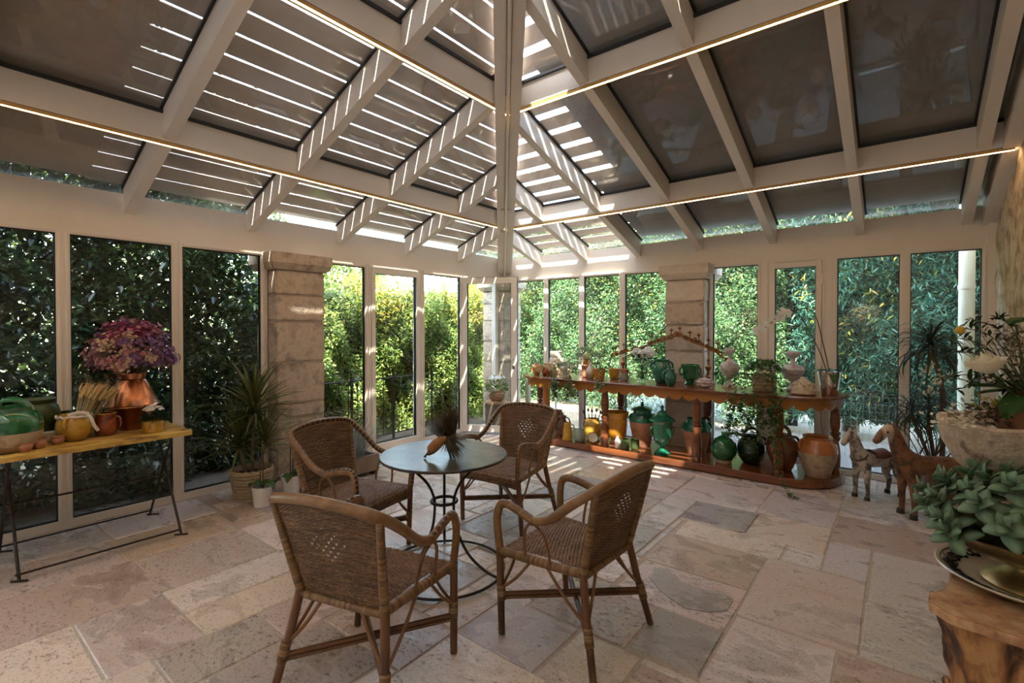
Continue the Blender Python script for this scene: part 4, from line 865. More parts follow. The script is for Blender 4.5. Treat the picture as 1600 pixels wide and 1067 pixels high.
pot('green_jar', 'green glazed two-handled belly jar in front of the stone pillar', 'jar', C(2.77, -.55), sc([(.48, 0), (.55, .02), (.85, .3), (1, .58), (.92, .76), (.74, .86), (.70, .92), (.80, 1)], .110, .275), GTEAL, handles=[(-142, .078, .245, .10, .17, .05, .010), (38, .078, .245, .10, .17, .05, .010)])
pot('green_jug', 'little dark green jug between the belly jar and the footed bowl', 'jug', C(2.93, -.70), sc([(.6, 0), (.68, .03), (.95, .35), (1, .55), (.72, .8), (.6, .9), (.72, 1)], .062, .185), GDARK if False else GTEAL, handles=[(-150, .04, .165, .06, .07, .045, .008)])
pot('footed_bowl', 'green glazed footed bowl with small side handles before the pillar', 'bowl', C(3.06, -.45), sc([(.62, 0), (.66, .06), (.48, .14), (.46, .22), (.80, .32), (.93, .55), (.92, .8), (1.02, .9), (1.0, 1)], .100, .225), GGREEN, handles=[(-142, .09, .19, .088, .11, .04, .008), (38, .09, .19, .088, .11, .04, .008)])
def candelabrum(label, base, cups, joint):
    t = thing('candelabrum', label, 'candelabrum', (base[0], base[1], ZT)); B = Vector((base[0], base[1], ZT)); J = Vector(joint) - B
    MB().lathe([(.075, 0), (.078, .012), (.06, .02), (.05, .035), (.022, .055), (.018, .075), (.034, .09), (.018, .105), (.014, .15), (.03, .175), (.034, .20), (.016, .22), (.012, .26), (.022, J.z - .02), (.014, J.z)], 16).build('stem', GILT, t)
    cps = [Vector(c) - B for c in cups]
    m = MB(); dirn = (cps[-1] - cps[0]).normalized(); path = [cps[0] - Vector((0, 0, .05))] + [(a + b) / 2 - Vector((0, 0, .10)) for a, b in zip(cps[:-1], cps[1:])] + [cps[-1] - Vector((0, 0, .05))]
    m.tube(cat_(path, 5), .012, 6)
    for i, c in enumerate(cps):
        m.tube(bez(c - Vector((0, 0, .035)), c - Vector((0, 0, .09)), c - Vector((0, 0, .10)) + dirn * .05, c - Vector((0, 0, .09)) + dirn * .06, 6), .0055, 6)
        for k in range(10):
            a0 = rnd.uniform(0, 6.28); c2 = c - Vector((0, 0, .085)) + dirn * rnd.uniform(-.05, .05); R = rnd.uniform(.018, .032)
            m.tube([c2 + dirn * (R * (1 - q * .09) * cos(a0 + q * .7)) + Vector((0, rnd.uniform(-.01, .01), R * (1 - q * .09) * sin(a0 + q * .7))) for q in range(9)], .006, 5)
    m.tube(cat_([J, J + (cps[len(cps) // 2] - Vector((0, 0, .12)) - J) * .5, cps[len(cps) // 2] - Vector((0, 0, .10))], 4), .009, 6); m.build('scrolled_arm', GILT, t)
    for c in cps:
        m = MB(); m.lathe([(.006, -.045), (.008, -.03), (.006, -.02), (.026, -.006), (.028, 0), (.009, .001), (.010, .018), (.007, .018), (.007, .002)], 12, c); m.build('candle_cup', GILT, t)
candelabrum('gilt candelabrum whose arm of candle cups rises towards the stone pillar', (2.16, -.27), [(2.069, -.3, 1.244), (2.184, -.3, 1.287), (2.304, -.3, 1.322), (2.544, -.3, 1.404), (2.663, -.3, 1.443), (2.788, -.3, 1.474)], (2.16, -.28, 1.12))
candelabrum('gilt candelabrum whose sloping arm descends from the pillar to the white urn', (3.215, -.31), [(2.886, -.3, 1.497), (3.005, -.3, 1.445), (3.107, -.3, 1.417), (3.213, -.3, 1.36), (3.317, -.3, 1.319), (3.439, -.3, 1.215)], (3.215, -.31, 1.15))
sg = thing('ceramic_shell', 'lilac and white lumpy ceramic shell at the foot of the candelabrum', 'ornament', C(3.27, -.60)); m = bmesh.new(); bmesh.ops.create_icosphere(m, subdivisions=3, radius=1)
for v in m.verts: k = 1 + .16 * sin(v.co.x * 7 + 1) * sin(v.co.y * 6) + .1 * sin(v.co.z * 9); v.co = Vector((v.co.x * .095 * k, v.co.y * .06 * k, max(0, .045 + v.co.z * .05 * k)))
me = bpy.data.meshes.new('shell_body'); m.to_mesh(me); m.free(); me.materials.append(WPATT); link('shell_body', me, sg)
URN = [(.52, 0), (.55, .05), (.48, .07), (.26, .13), (.17, .18), (.22, .22), (.60, .30), (.95, .45), (1, .54), (.80, .62), (.36, .67), (.22, .72), (.20, .80), (.30, .84), (.58, .90), (.60, .95), (.48, 1)]
t = pot('white_urn', 'white relief urn without handle on a square foot, next to the ivy basket', 'urn', C(3.47, -.42), sc(URN, .098, .42), WPATT, closed=True); MB().box((-.062, -.062, 0), (.062, .062, .018)).build('foot', CSTONE, t, smooth=False)
pot('white_ewer', 'white flecked ewer with a high thin handle behind the carved stone dish', 'ewer', C(4.05, -.30), sc(URN, .108, .40), WPATT, closed=True, handles=[(38, .05, .37, .09, .22, .07, .006)])
ib = thing('ivy_basket', 'woven clay basket overflowing with trailing ivy on the counter', 'basket', C(3.83, -.55)); MB().lathe(openp(sc([(.72, 0), (.78, .03), (.88, .4), (.97, .9), (1, 1)], .118, .165), .012, .5), 28).build('basket_body', WICKB, ib)
for z in (.04, .08, .12): m = MB(); r = .09 + .16 * z + .006; m.tube([(r * cos(2 * pi * k / 28), r * sin(2 * pi * k / 28), z) for k in range(28)], .006, 5, closed=True); m.build('hoop', WICKB, ib)
def ivy(label, loc, trails, bush, nb, mat=IVY, ls=.030):
    t = thing('ivy_plant', label, 'ivy', loc); m = MB(); s_ = MB(); leafy(m, (0, 0, bush[2] * .3), bush, nb, ls * 1.3, 1, .85)
    for tr in trails:
        P = cat_(tr, 6); s_.tube(P, .0018, 4)
        for p in P:
            for _ in range(3): one_leaf(m, p + Vector((rnd.gauss(0, .012), rnd.gauss(0, .012), rnd.gauss(0, .01))), (rnd.uniform(-1, 1), rnd.uniform(-1, .4), rnd.uniform(-1, .3)), ls * rnd.uniform(.7, 1.2), .9)
    stuff(m.build('foliage', mat, t, smooth=False)); stuff(s_.build('trailing_stem', STEMG, t)); return t
def trail(x, y, z0, z1, wob=.05): return [(x * .6, y * .6, .04), (x, y, .0)] + [(x + rnd.uniform(-wob, wob), y + rnd.uniform(-.03, .0) - .01, z0 + (z1 - z0) * k / 5) for k in range(6)]
ivy('trailing ivy spilling from the woven clay basket over the counter edge', (3.83, -.55, ZT + .15), [trail(-.24 + .05 * k, -.34, -.2, rnd.uniform(-.75, -.3)) for k in range(6)] + [trail(.10 + .035 * k, -.34, -.2, rnd.uniform(-.85, -.4)) for k in range(4)] + [[(.12, -.2, .0), (.15, -.33, -.2), (.17, -.37, -.6), (.20, -.36, -.85), (.30, -.50, -.985), (.36, -.58, -1.0)]], (.20, .15, .12), 330)
iv = pot('ivy_pot', 'dark clay pot of variegated ivy between the cream jug and bottle vase', 'pot', C(1.72, -.42), sc([(.7, 0), (.78, .04), (.95, .9), (1, 1)], .075, .15), TERRA)
ivy('variegated ivy trailing from its pot down the front of the counter', (1.72, -.42, ZT + .16), [trail(-.22 + .03 * k, -.45, -.2, rnd.uniform(-.55, -.25), .03) for k in range(4)] + [trail(-.02 + .04 * k, -.45, -.2, rnd.uniform(-.45, -.25), .03) for k in range(3)] + [trail(.45, -.45, -.16, -.22, .03)], (.20, .14, .17), 240, leaf_mat('variegated_ivy_leaf', [(.03, .08, .02), (.07, .15, .04), (.42, .44, .24), (.10, .17, .05)]))
dsh = pot('carved_dish', 'cream carved stone dish heaped with fruit shapes at the near counter end', 'ornament', C(4.18, -.57), sc([(.8, 0), (1, .06), (1, .14), (.93, .2), (.90, .5), (.7, .75), (.4, .9), (.05, .95)], .105, .135), CSTONE, closed=True, pn=('carved_body', ''))
for k in range(26):
    a = k * 2.4; q = .25 + .7 * (k / 26); m = MB(); m.ball((.088 * q * cos(a), .088 * q * sin(a), .152 - .070 * q), rnd.uniform(.018, .026), 8, 6, (1, 1, .8)); m.build('carved_fruit', CSTONE, dsh)
m = MB(); m.ball((0, 0, .15), .022, 10, 8, (1.3, 1, .8)); m.build('knob', CSTONE, dsh)
sv = thing('silver_planter', 'shiny silver planter holding the white orchid at the end of the counter', 'planter', C(4.38, -.42)); MB().lathe(openp(sc([(.66, 0), (.70, .02), (.82, .5), (.97, .97), (1, 1)], .105, .225), .004, .6), 36).build('silver_cup', SILVER, sv); MB().lathe([(.09, .19), (.001, .195)], 20).build('soil', SOIL, sv)
def orchid(label, loc, leaves, stalks, blooms, lz=0):
    t = thing('orchid', label, 'orchid', loc)
    for (a, l, dr) in leaves:
        m = MB(); c, s = cos(radians(a)), sin(radians(a)); V = []; n = 8
        for i in range(n + 1):
            q = i / n; w_ = .045 * sin(pi * min(1, q * .9 + .08)) ** .6; x = l * q; z = .05 * sin(q * 2.2) - dr * q * q
            for k, u in enumerate((-1, -.5, 0, .5, 1)): V.append((c * x - s * u * w_, s * x + c * u * w_, z + .012 * abs(u)))
        F = [(i * 5 + k, i * 5 + k + 1, i * 5 + k + 6, i * 5 + k + 5) for i in range(n) for k in range(4)]
        o = m.add(V, F).build('leaf', ORCHL, t); md = o.modifiers.new('s', 'SOLIDIFY'); md.thickness = .003
    for P in stalks: m = MB(); m.tube(cat_(P, 6), .0045, 6); m.build('flower_stalk', TWIG, t)
    for p in blooms:
        m = MB(); nz = Vector((.45, -.85, .1)); pet(m, p, .052, 3, nz, .45, .1); pet(m, Vector(p) + nz * .003, .050, 2, nz, .62, .05); pet(m, Vector(p) + nz * .008, .014, 3, nz, .5, .6); m.build('blossom', PETALW, t, smooth=False)
    return t
orchid('tall white orchid with two dark arching stalks in the silver planter', (4.38, -.42, ZT + .20), [(-150, .17, .06), (-70, .15, .13), (70, .14, .05)],
       [[(0, 0, 0), (-.05, 0, .25), (-.12, .0, .55), (-.22, -.0, .63), (-.40, -.03, .57), (-.58, -.06, .45)], [(-.02, 0, 0), (-.09, .0, .22), (-.22, -.0, .50), (-.30, -.02, .60), (-.42, -.05, .55), (-.60, -.07, .40)]],
       [(-.36, -.05, .585), (-.41, -.05, .555), (-.45, -.06, .52), (-.52, -.07, .49), (-.58, -.08, .44), (-.63, -.09, .41), (-.40, -.07, .60)])
# -- things on the plinth
pot('brown_pot', 'brown glazed jar on the plinth behind the yellow ribbed jug', 'jar', Sh(1.20, -.30), sc(JAR, .085, .27), BROWN)
pot('brown_jug', 'brown tall jug with a thin loop handle at the far end of the plinth', 'jug', Sh(1.42, -.52), sc([(.6, 0), (.7, .04), (1, .35), (.9, .58), (.55, .75), (.5, .85), (.66, 1)], .075, .245), BROWN, handles=[(35, .04, .22, .07, .1, .05, .007), (-150, .04, .22, .07, .1, .05, .007)])
t = pot('ribbed_jug', 'yellow and white ribbed jug at the edge of the plinth by the far chair', 'jug', Sh(1.64, -.76), sc([(.95, 0), (1, .04), (.92, .1), (.96, .2), (.88, .28), (.92, .38), (.84, .46), (.86, .56), (.74, .72), (.62, .86), (.7, 1)], .066, .215), YGLAZE, handles=[(40, .045, .19, .055, .07, .05, .007)], hmat=CGLAZE)
t = pot('grey_pot', 'grey-green round squat pot beside the yellow ribbed jug', 'pot', Sh(1.80, -.73), sc([(.7, 0), (.8, .04), (1, .35), (.95, .65), (.7, .88), (.5, .96), (.2, 1)], .076, .165), GREYG, closed=True)
pot('utensil_pot', 'ochre and green round pot holding wooden spoons on the plinth', 'pot', Sh(1.86, -.50), sc(BELLY, .115, .255), YGLAZE, handles=[(-145, .085, .23, .105, .15, .035, .008), (35, .085, .23, .105, .15, .035, .008)])
for k in range(5):
    m = MB(); b = Vector((1.80 + .014 * k, -.50 + .012 * k, ZS + .12)); d = Vector((-.30 + .13 * k, -.10 + .10 * k + .04 * sin(k * 2), 1)).normalized(); m.tube([b, b + d * .20], .006, 6); m.ball(b + d * (.22 + .015 * (k % 2)), .017, 8, 6, (1, .45, 1.6)); o = m.build('wooden_spoon', WOODP if k % 2 else TWIG, None); o['label'] = ('first', 'second', 'third', 'fourth', 'fifth', 'sixth', 'seventh')[k] + ' wooden spoon from the left standing in the ochre pot'; o['category'] = 'spoon'; o['group'] = 'wooden spoons in the ochre pot'
pt = thing('tilted_dish', 'cream round dish with patterned edge leaning on the grey pot side', 'dish', (1.97, -.715, ZS + .062)); pt.rotation_euler = (radians(62), 0, radians(38)); MB().lathe([(.03, 0), (.04, .003), (.062, .02), (.064, .022), (.058, .018), (.03, .006), (.001, .005)], 28).build('dish_body', CGLAZE, pt); MB().lathe([(.0585, .021), (.064, .0235), (.0655, .022)], 28, cap=False).build('patterned_rim', BROWN, pt)
pot('amber_vase', 'large amber glazed footed vase behind the counter leg', 'vase', Sh(2.20, -.52), sc([(.62, 0), (.66, .05), (.55, .09), (.50, .12), (.72, .2), (.84, .4), (.9, .7), (.88, .80), (.96, .83), (.96, .88), (1, .93), (1, 1)], .142, .38), OGLAZE, th=.012)
t = pot('white_bottle', 'small white bottle with blue cap beside the olive cups', 'bottle', Sh(2.32, -.75), sc([(.9, 0), (1, .05), (1, .55), (.7, .72), (.4, .8), (.42, 1)], .032, .145), WHITE, closed=True)
for (x, y), lab in (((2.415, -.75), 'olive green small cup with a little plant, next to the white bottle'), ((2.50, -.665), 'plain olive green small cup beside the tall terracotta jar')):
    pot('olive_cup', lab, 'cup', Sh(x, y), sc([(.8, 0), (.92, .04), (1, .4), (.97, .9), (.94, 1)], .050, .112), GOLIVE, group='olive cups on the plinth')
BIGJ = [(.60, 0), (.62, .02), (.80, .3), (.95, .55), (1, .68), (.96, .78), (.80, .88), (.70, .92), (.72, 1)]
t = pot('lidded_jar', 'tall terracotta jar with emerald shoulder and knobbed lid', 'jar', Sh(2.50, -.46), sc(BIGJ, .152, .43), TERRA, .2924, GTEAL, handles=[(a, .118, .375, .142, .32, .03, .010) for a in (-142, 38, -52, 128)], lid=[(.118, .43), (.125, .437), (.10, .452), (.05, .47), (.018, .478), (.022, .495), (.012, .505), (.018, .515), (.001, .525)])
t = pot('lidded_urn', 'emerald green lidded pedestal urn at the edge of the plinth', 'urn', Sh(2.83, -.68), sc([(.68, 0), (.70, .03), (.5, .06), (.24, .12), (.22, .16), (.6, .22), (.76, .30), (.80, .36), (.80, .42), (.86, .62), (.92, .66), (1, .68)], .128, .55), GTEAL, closed=True, lid=[(.142, .372), (.145, .378), (.12, .40), (.085, .425), (.06, .435), (.055, .455), (.04, .475), (.018, .485), (.012, .505), (.02, .525), (.001, .55)])
for a in (-142, 38): m = MB(); hloop(m, radians(a), .11, .30, .10, .20, .03, .008); m.build('handle', GTEAL, t)
pot('emerald_jar', 'terracotta jar with wet-looking emerald rim behind a front leg of the counter', 'jar', Sh(3.14, -.47), sc(BIGJ, .150, .40), TERRA, .272, GTEAL, handles=[(a, .118, .35, .14, .29, .035, .012) for a in (-142, 38, -52, 128)])
t = pot('spouted_jug', 'round green closed jug with stub neck and side spout on clay foot', 'jug', Sh(3.47, -.63), sc([(.55, 0), (.62, .06), (.64, .13), (.92, .3), (1, .48), (.93, .66), (.65, .82), (.3, .92), (.17, .95), (.17, 1.03), (.24, 1.06)], .130, .30), BISQ, .039, GGREEN, closed=True, pn=('clay_foot', 'body'))
m = MB(); m.tube(cat_([(.03, .02, .30), (.09, .07, .305), (.15, .115, .29)], 4), [.014] * 8 + [.012], 8); m.build('spout', GGREEN, t)
t = pot('dark_jug', 'blackish green belly jug with a high hoop handle on the plinth', 'jug', Sh(3.70, -.47), sc(BELLY, .140, .285), GDARK, handles=[(38, .10, .265, .13, .19, .05, .011)]); arch(t, GDARK, .085, .27, .095, .011, 38)
m = MB(); leafy(m, (3.68, -.62, ZS + .20), (.10, .03, .11), 60, .028, 1, .9); o = m.build('ivy_sprig', bpy.data.materials['variegated_ivy_leaf'], None, smooth=False); tag(o, 'pale variegated ivy sprig hanging over the blackish green jug', 'ivy', kind='stuff')
t = pot('relief_pot', 'brown relief pot with scroll handles partly behind the counter leg', 'pot', Sh(4.0, -.52), sc([(.5, 0), (.55, .03), (.78, .25), (.98, .52), (1, .64), (.9, .76), (.7, .84), (.66, .9), (.72, .93), (.60, .95), (.1, 1.02)], .150, .36), BROWN, closed=True, handles=[(-142, .1, .32, .135, .25, .05, .012), (38, .1, .32, .135, .25, .05, .012)]); arch(t, BROWN, .06, .35, .08, .012, 10)
pot('confit_pot', 'round two-handled pot, orange glaze above sandy clay, at the near end of the plinth', 'pot', Sh(4.30, -.56), sc([(.58, 0), (.62, .03), (.72, .18), (.92, .42), (1, .62), (.95, .8), (.74, .92), (.72, .95), (.78, 1)], .168, .375), BISQ, .2325, TERRAG, th=.014, handles=[(-142, .128, .35, .155, .26, .045, .011), (38, .128, .35, .155, .26, .045, .011)])
# ------------------------------------------------------------------ wooden horses
def skin(name, V, E, R, mat, parent, sub=2):
    me = bpy.data.meshes.new(name); me.from_pydata(V, E, []); o = bpy.data.objects.new(name, me); COL.objects.link(o)
    o.modifiers.new('k', 'SKIN'); sl_ = me.skin_vertices[0].data
    for i, r in enumerate(R): sl_[i].radius = (r, r) if not hasattr(r, '__len__') else r
    sl_[0].use_root = True; o.modifiers.new('s', 'SUBSURF').levels = sub
    dg = bpy.context.evaluated_depsgraph_get(); nm = bpy.data.meshes.new_from_object(o.evaluated_get(dg)); bpy.data.objects.remove(o)
    nm.materials.clear(); nm.materials.append(mat); nm.polygons.foreach_set('use_smooth', [True] * len(nm.polygons)); nm.name = name
    return link(name, nm, parent)
def horse_mat(name, base, base2, dark, xst, zdark=None):
    m, t, b = new_mat(name); b.inputs['Roughness'].default_value = .6; tc = N(t, 'ShaderNodeTexCoord').outputs['Object']; sp = N(t, 'ShaderNodeSeparateXYZ'); t.links.new(tc, sp.inputs[0])
    body = ramp(t, noise(t, tc, 13, 5, .65), [(.40, dark), (.50, base), (.68, base2)])
    mx = N(t, 'ShaderNodeMix', data_type='RGBA'); t.links.new(ramp(t, sp.outputs['X'], xst), mx.inputs[0]); t.links.new(body, mx.inputs[6]); mx.inputs[7].default_value = (.55, .45, .34, 1); c = mx.outputs[2]
    if zdark:
        m2 = N(t, 'ShaderNodeMix', data_type='RGBA'); t.links.new(ramp(t, sp.outputs['Z'], [(.20, (1, 1, 1)), (.26, (0, 0, 0))]), m2.inputs[0]); t.links.new(c, m2.inputs[6])
        t.links.new(ramp(t, noise(t, tc, 20, 4, .6), [(.4, zdark), (.6, (.40, .36, .28))]), m2.inputs[7]); c = m2.outputs[2]
    t.links.new(c, b.inputs['Base Color']); bump(t, b, noise(t, tc, 40, 4, .6), .25, .006); return m
K0, K1 = (0, 0, 0), (1, 1, 1)
HB = horse_mat('painted_brown_wood', (.19, .078, .033), (.25, .115, .055), (.07, .028, .016), [(.325, K0), (.335, K1), (.39, K1), (.405, K0)])
HWm = horse_mat('flaking_white_paint', (.50, .44, .37), (.58, .53, .46), (.12, .09, .07), [(0, K0), (1, K0)], (.06, .045, .03))
def horse(label, loc, hd, k, mat, saddle):
    t = thing('wooden_horse', label, 'toy horse', loc, math.atan2(hd[1], hd[0])); t.scale = (k, k, k)
    V = [(0, 0, .395), (-.13, 0, .40), (-.25, 0, .405), (-.33, 0, .39), (.12, 0, .405), (.20, 0, .425), (.245, 0, .50), (.275, 0, .585), (.305, 0, .675), (.335, 0, .70), (.375, 0, .665), (.425, 0, .605), (.45, 0, .578)]
    R = [.088, .088, .092, .06, .092, .088, .07, .058, .050, .048, .042, .030, .024]
    E = [(0, 1), (1, 2), (2, 3), (0, 4), (4, 5), (5, 6), (6, 7), (7, 8), (8, 9), (9, 10), (10, 11), (11, 12)]
    for s in (1, -1):
        b = len(V); V += [(.185, s * .055, .34), (.19, s * .066, .20), (.184, s * .068, .10), (.186, s * .069, .04), (.19, s * .07, .012)]; R += [.048, .028, .022, .021, .025]; E += [(5, b), (b, b + 1), (b + 1, b + 2), (b + 2, b + 3), (b + 3, b + 4)]
        b = len(V); V += [(-.25, s * .055, .33), (-.215, s * .066, .245), (-.285, s * .068, .15), (-.268, s * .069, .05), (-.262, s * .07, .012)]; R += [.060, .044, .026, .021, .025]; E += [(2, b), (b, b + 1), (b + 1, b + 2), (b + 2, b + 3), (b + 3, b + 4)]
    skin('body', V, E, R, mat, t)
    for s in (1, -1):
        MB().lathe([(.012, 0), (.013, .012), (.008, .028), (.001, .036)], 8, (.315, s * .03, .715)).build('ear', mat, t)
        MB().ball((.372, s * .041, .675), .008, 8, 6).build('eye', IRON, t)
        for x in (.19, -.262): MB().lathe([(.028, 0), (.029, .006), (.024, .035), (.023, .04)], 14, (x + .004, s * .07, 0)).build('hoof', pm_hoof, t)
    m = MB(); c = Vector((.222, 0, .46)); m.tube([c + Vector((.085 * cos(a) * .75, .082 * sin(a), -.05 * cos(a))) for a in [2 * pi * k_ / 20 for k_ in range(20)]], .007, 6, closed=True); m.build('collar', TWIG, t)
    if saddle:
        m = MB(); V = []; n = 10
        for i in range(7):
            for j in range(n + 1): a = -1.25 + 2.5 * j / n; V.append((-.11 + .20 * i / 6, .096 * sin(a), .398 + .096 * cos(a) + .012 * abs(i / 3 - 1)))
        m.add(V, [(i * (n + 1) + j, i * (n + 1) + j + 1, (i + 1) * (n + 1) + j + 1, (i + 1) * (n + 1) + j) for i in range(6) for j in range(n)]); o = m.build('saddle', pm('dark_red_saddle', (.10, .025, .02), (.14, .04, .03), 20, .5), t); md = o.modifiers.new('s', 'SOLIDIFY'); md.thickness = .008
    else:
        m = MB(); m.tube(cat_([(-.335, 0, .42), (-.385, 0, .38), (-.395, .005, .28), (-.385, .01, .20)], 5), [.012] * 8 + [.020] * 5 + [.014] * 3, 8); m.build('tail', TWIG, t)
    return t
pm_hoof = pm('black_hoof', (.02, .016, .014), rough=.5)
horse('brown painted wooden horse with a white cheek, nearer the succulent', (5.12, -.92, .002), (-.82, -.57), 1.0, HB, False)
horse('smaller white flaking wooden horse with dark legs and dark red saddle', (4.745, -.63, .002), (-.60, -.80), .83, HWm, True)

# ------------------------------------------------------------------ strap-leaved plants
def blade_mesh(L, wd, droop, mat, n=7):
    m = MB(); V = []; p = Vector((0, 0, 0)); d = Vector((1, 0, 0)); a = 0
    for i in range(n + 1):
        q = i / n; w_ = wd * (.55 + .9 * q) if q < .35 else wd * .865 * (1 - ((q - .35) / .65) ** 2.2) + .0006; V += [(p.x, -w_, p.z + w_ * .5), (p.x, 0, p.z), (p.x, w_, p.z + w_ * .5)]
        a += droop / n * (.4 + q * 1.3); p = p + Vector((cos(a), 0, -sin(a))) * (L / n)
    m.add(V, [(i * 3 + k, i * 3 + k + 1, i * 3 + k + 4, i * 3 + k + 3) for i in range(n) for k in (0, 1)]); return m.mesh('blade', mat)
BL = {k: [blade_mesh(L, .012, dr, mt) for L, dr in v] for k, mt, v in (('up', DRAC, ((.50, .5), (.44, .9), (.40, .35), (.34, .7))), ('arch', DRACD, ((.46, 2.3), (.40, 2.5), (.48, 1.9), (.34, 2.0))))}
def crown(t, pos, n, kind, e0, e1, k=1.0):
    for i in range(n):
        o = bpy.data.objects.new('blade', BL[kind][i % 4]); COL.objects.link(o); o.parent = t; q = i / n; el = radians(e0 + (e1 - e0) * q + rnd.uniform(-8, 8))
        o.location = Vector(pos) + Vector((0, 0, .10 * q - .02)); o.rotation_euler = (rnd.uniform(-.2, .2), -el, i * 2.4 + rnd.uniform(-.2, .2)); s = k * rnd.uniform(.8, 1.08); o.scale = (s, s * 1.0, s)
def wicker_pot(name, label, cat, loc, r0, r1, h, mat=WICKB, rows=9):
    t = thing(name, label, cat, loc); MB().lathe(openp([(r0, 0), (r0 + .003, .01), ((r0 + r1) / 2, h * .5), (r1, h)], .012, .6), 28).build('basket_body', mat, t)
    for k in range(rows):
        z = h * (k + .5) / rows; r = r0 + (r1 - r0) * z / h + .003; m = MB(); m.tube([(( r + .004 * (-1) ** (j + k)) * cos(2 * pi * j / 36), (r + .004 * (-1) ** (j + k)) * sin(2 * pi * j / 36), z) for j in range(36)], h / rows * .42, 6, closed=True); m.build('woven_strand', mat, t)
    m = MB(); m.tube([(r1 * cos(2 * pi * j / 36), r1 * sin(2 * pi * j / 36), h + .004 * (-1) ** j) for j in range(36)], .011, 6, closed=True); m.build('rim', mat, t)
    MB().lathe([(r1 - .015, h * .86), (.03, h * .9), (.001, h * .9)], 24).build('soil', SOIL, t); return t
wicker_pot('wicker_basket', 'round wicker planter basket on the floor before the brown pillar', 'basket', (.44, -4.06, 0.002), .125, .165, .255)
dr = thing('dracaena', 'spiky green dracaena with three crowns growing in the wicker planter basket', 'plant', (.44, -4.06, .23))
for P, r in (([(.0, 0, 0), (.0, .01, .3), (.01, .02, .52)], .015), ([(-.05, -.03, 0), (-.07, -.05, .1), (-.09, -.06, .21)], .017), ([(.03, .05, 0), (.04, .07, .12), (.05, .09, .22)], .012)): m = MB(); m.tube(cat_(P, 4), r, 8); m.build('stem', BARK, dr)
crown(dr, (.01, .02, .52), 105, 'up', 0, 84, 1.05); crown(dr, (-.09, -.06, .21), 90, 'up', 0, 82, .98); crown(dr, (.05, .09, .22), 44, 'up', 10, 82, .85)
for (x, y, r, h), lab, ol_ in (((.715, -4.10, .080, .165), 'plain white pot in front of the wicker planter basket', 'leafy orchid with two short dark stakes in the front white pot'), ((.62, -3.80, .088, .17), 'second white pot, standing between the wicker basket and the pillar foot', 'orchid with two bare upright stalks and drooping leaves in the second white pot')):
    pot('white_pot', lab, 'pot', (x, y, .002), sc([(.74, 0), (.78, .02), (.97, .95), (1, 1)], r, h), WHITE, group='white orchid pots on the floor')
    q = x > .7
    orchid(ol_, (x, y, h - .01), [(-160, .14, .05), (20, .13, .04), (100, .12, .04)] if q else [(-140, .24, .32), (20, .26, -.10), (90, .16, .05), (-40, .14, .06)], [[(-.02, 0, 0), (-.03, .0, .12), (-.06, .0, .24)], [(.02, 0, 0), (.02, 0, .14), (.025, 0, .27)]] if q else [[(-.01, 0, 0), (-.012, 0, .2), (-.012, 0, .36)], [(.015, 0.01, 0), (.02, .01, .2), (.018, .01, .37)]], [])
pl = thing('wooden_planter', 'low wooden planter box on little feet beside the stone pillar foot', 'planter', (.56, -3.27, 0.002))
for a, b in (((-.14, -.36, .035), (.14, -.33, .20)), ((-.14, .33, .035), (.14, .36, .20)), ((-.14, -.33, .035), (-.115, .33, .20)), ((.115, -.33, .035), (.14, .33, .20))): MB().box(a, b).build('plank', WOODP, pl, smooth=False)
for x in (-.11, .11):
    for y in (-.31, .31): MB().box((x - .025, y - .025, 0), (x + .025, y + .025, .05)).build('foot', IRON, pl, smooth=False)
MB().box((-.116, -.332, .05), (.116, .332, .17)).build('soil', SOIL, pl, smooth=False)
gp = thing('lavender_plant', 'grey bushy lavender growing in the low wooden planter behind the chair', 'plant', (.60, -3.16, .17)); m = MB(); cone(m, 420, Vector((0, 0, 0)), Vector((.1, 0, 1)), .55, .42, .003, .09, 3, .35); stuff(m.build('foliage', leaf_mat('grey_leaf', [(.16, .17, .15), (.22, .22, .22), (.12, .15, .10)]), gp, smooth=False))
gp = thing('grassy_plant', 'green grassy plant at the basket end of the low wooden planter', 'plant', (.60, -3.52, .17)); m = MB(); cone(m, 160, Vector((0, 0, 0)), Vector((.15, -.1, 1)), .5, .44, .004, .05, 4, .6); stuff(m.build('foliage', HEDGE, gp, smooth=False))
# corner stump with pot
def stump(name, label, loc, outline_, h, topm, sidem, flare=.8, nz=12, burl=0):
    t = thing(name, label, 'stump', loc); n = len(outline_); V = []
    for k in range(nz + 1):
        z = h * k / nz; f = flare + (1 - flare) * (k / nz) ** 2.2; bq_ = 1 - (k / nz) ** 4
        for i, (x, y) in enumerate(outline_): th = 2 * pi * i / n; g = f * (1 + bq_ * (.03 * sin(5 * th + z * 9) + .02 * sin(11 * th - z * 16) + burl * (.05 * sin(7 * th + z * 24) * sin(z * 17 + 2 * th) + .03 * sin(17 * th + 3 * sin(z * 20)) * sin(z * 33)))); V.append((x * g, y * g, z))
    m = MB(); m.add(V, [(k * n + i, k * n + (i + 1) % n, (k + 1) * n + (i + 1) % n, (k + 1) * n + i) for k in range(nz) for i in range(n)]); m.build('trunk', sidem, t)
    T = [(x * 1.01, y * 1.01, h - .028) for x, y in outline_] + [(x * 1.015, y * 1.015, h - .004) for x, y in outline_] + [(x * .985, y * .985, h) for x, y in outline_]
    m = MB(); m.add(T, [(k * n + i, k * n + (i + 1) % n, (k + 1) * n + (i + 1) % n, (k + 1) * n + i) for k in range(2) for i in range(n)] + [tuple(2 * n + i for i in range(n)), tuple(range(n - 1, -1, -1))]); m.build('top_face', topm, t, smooth=False); return t
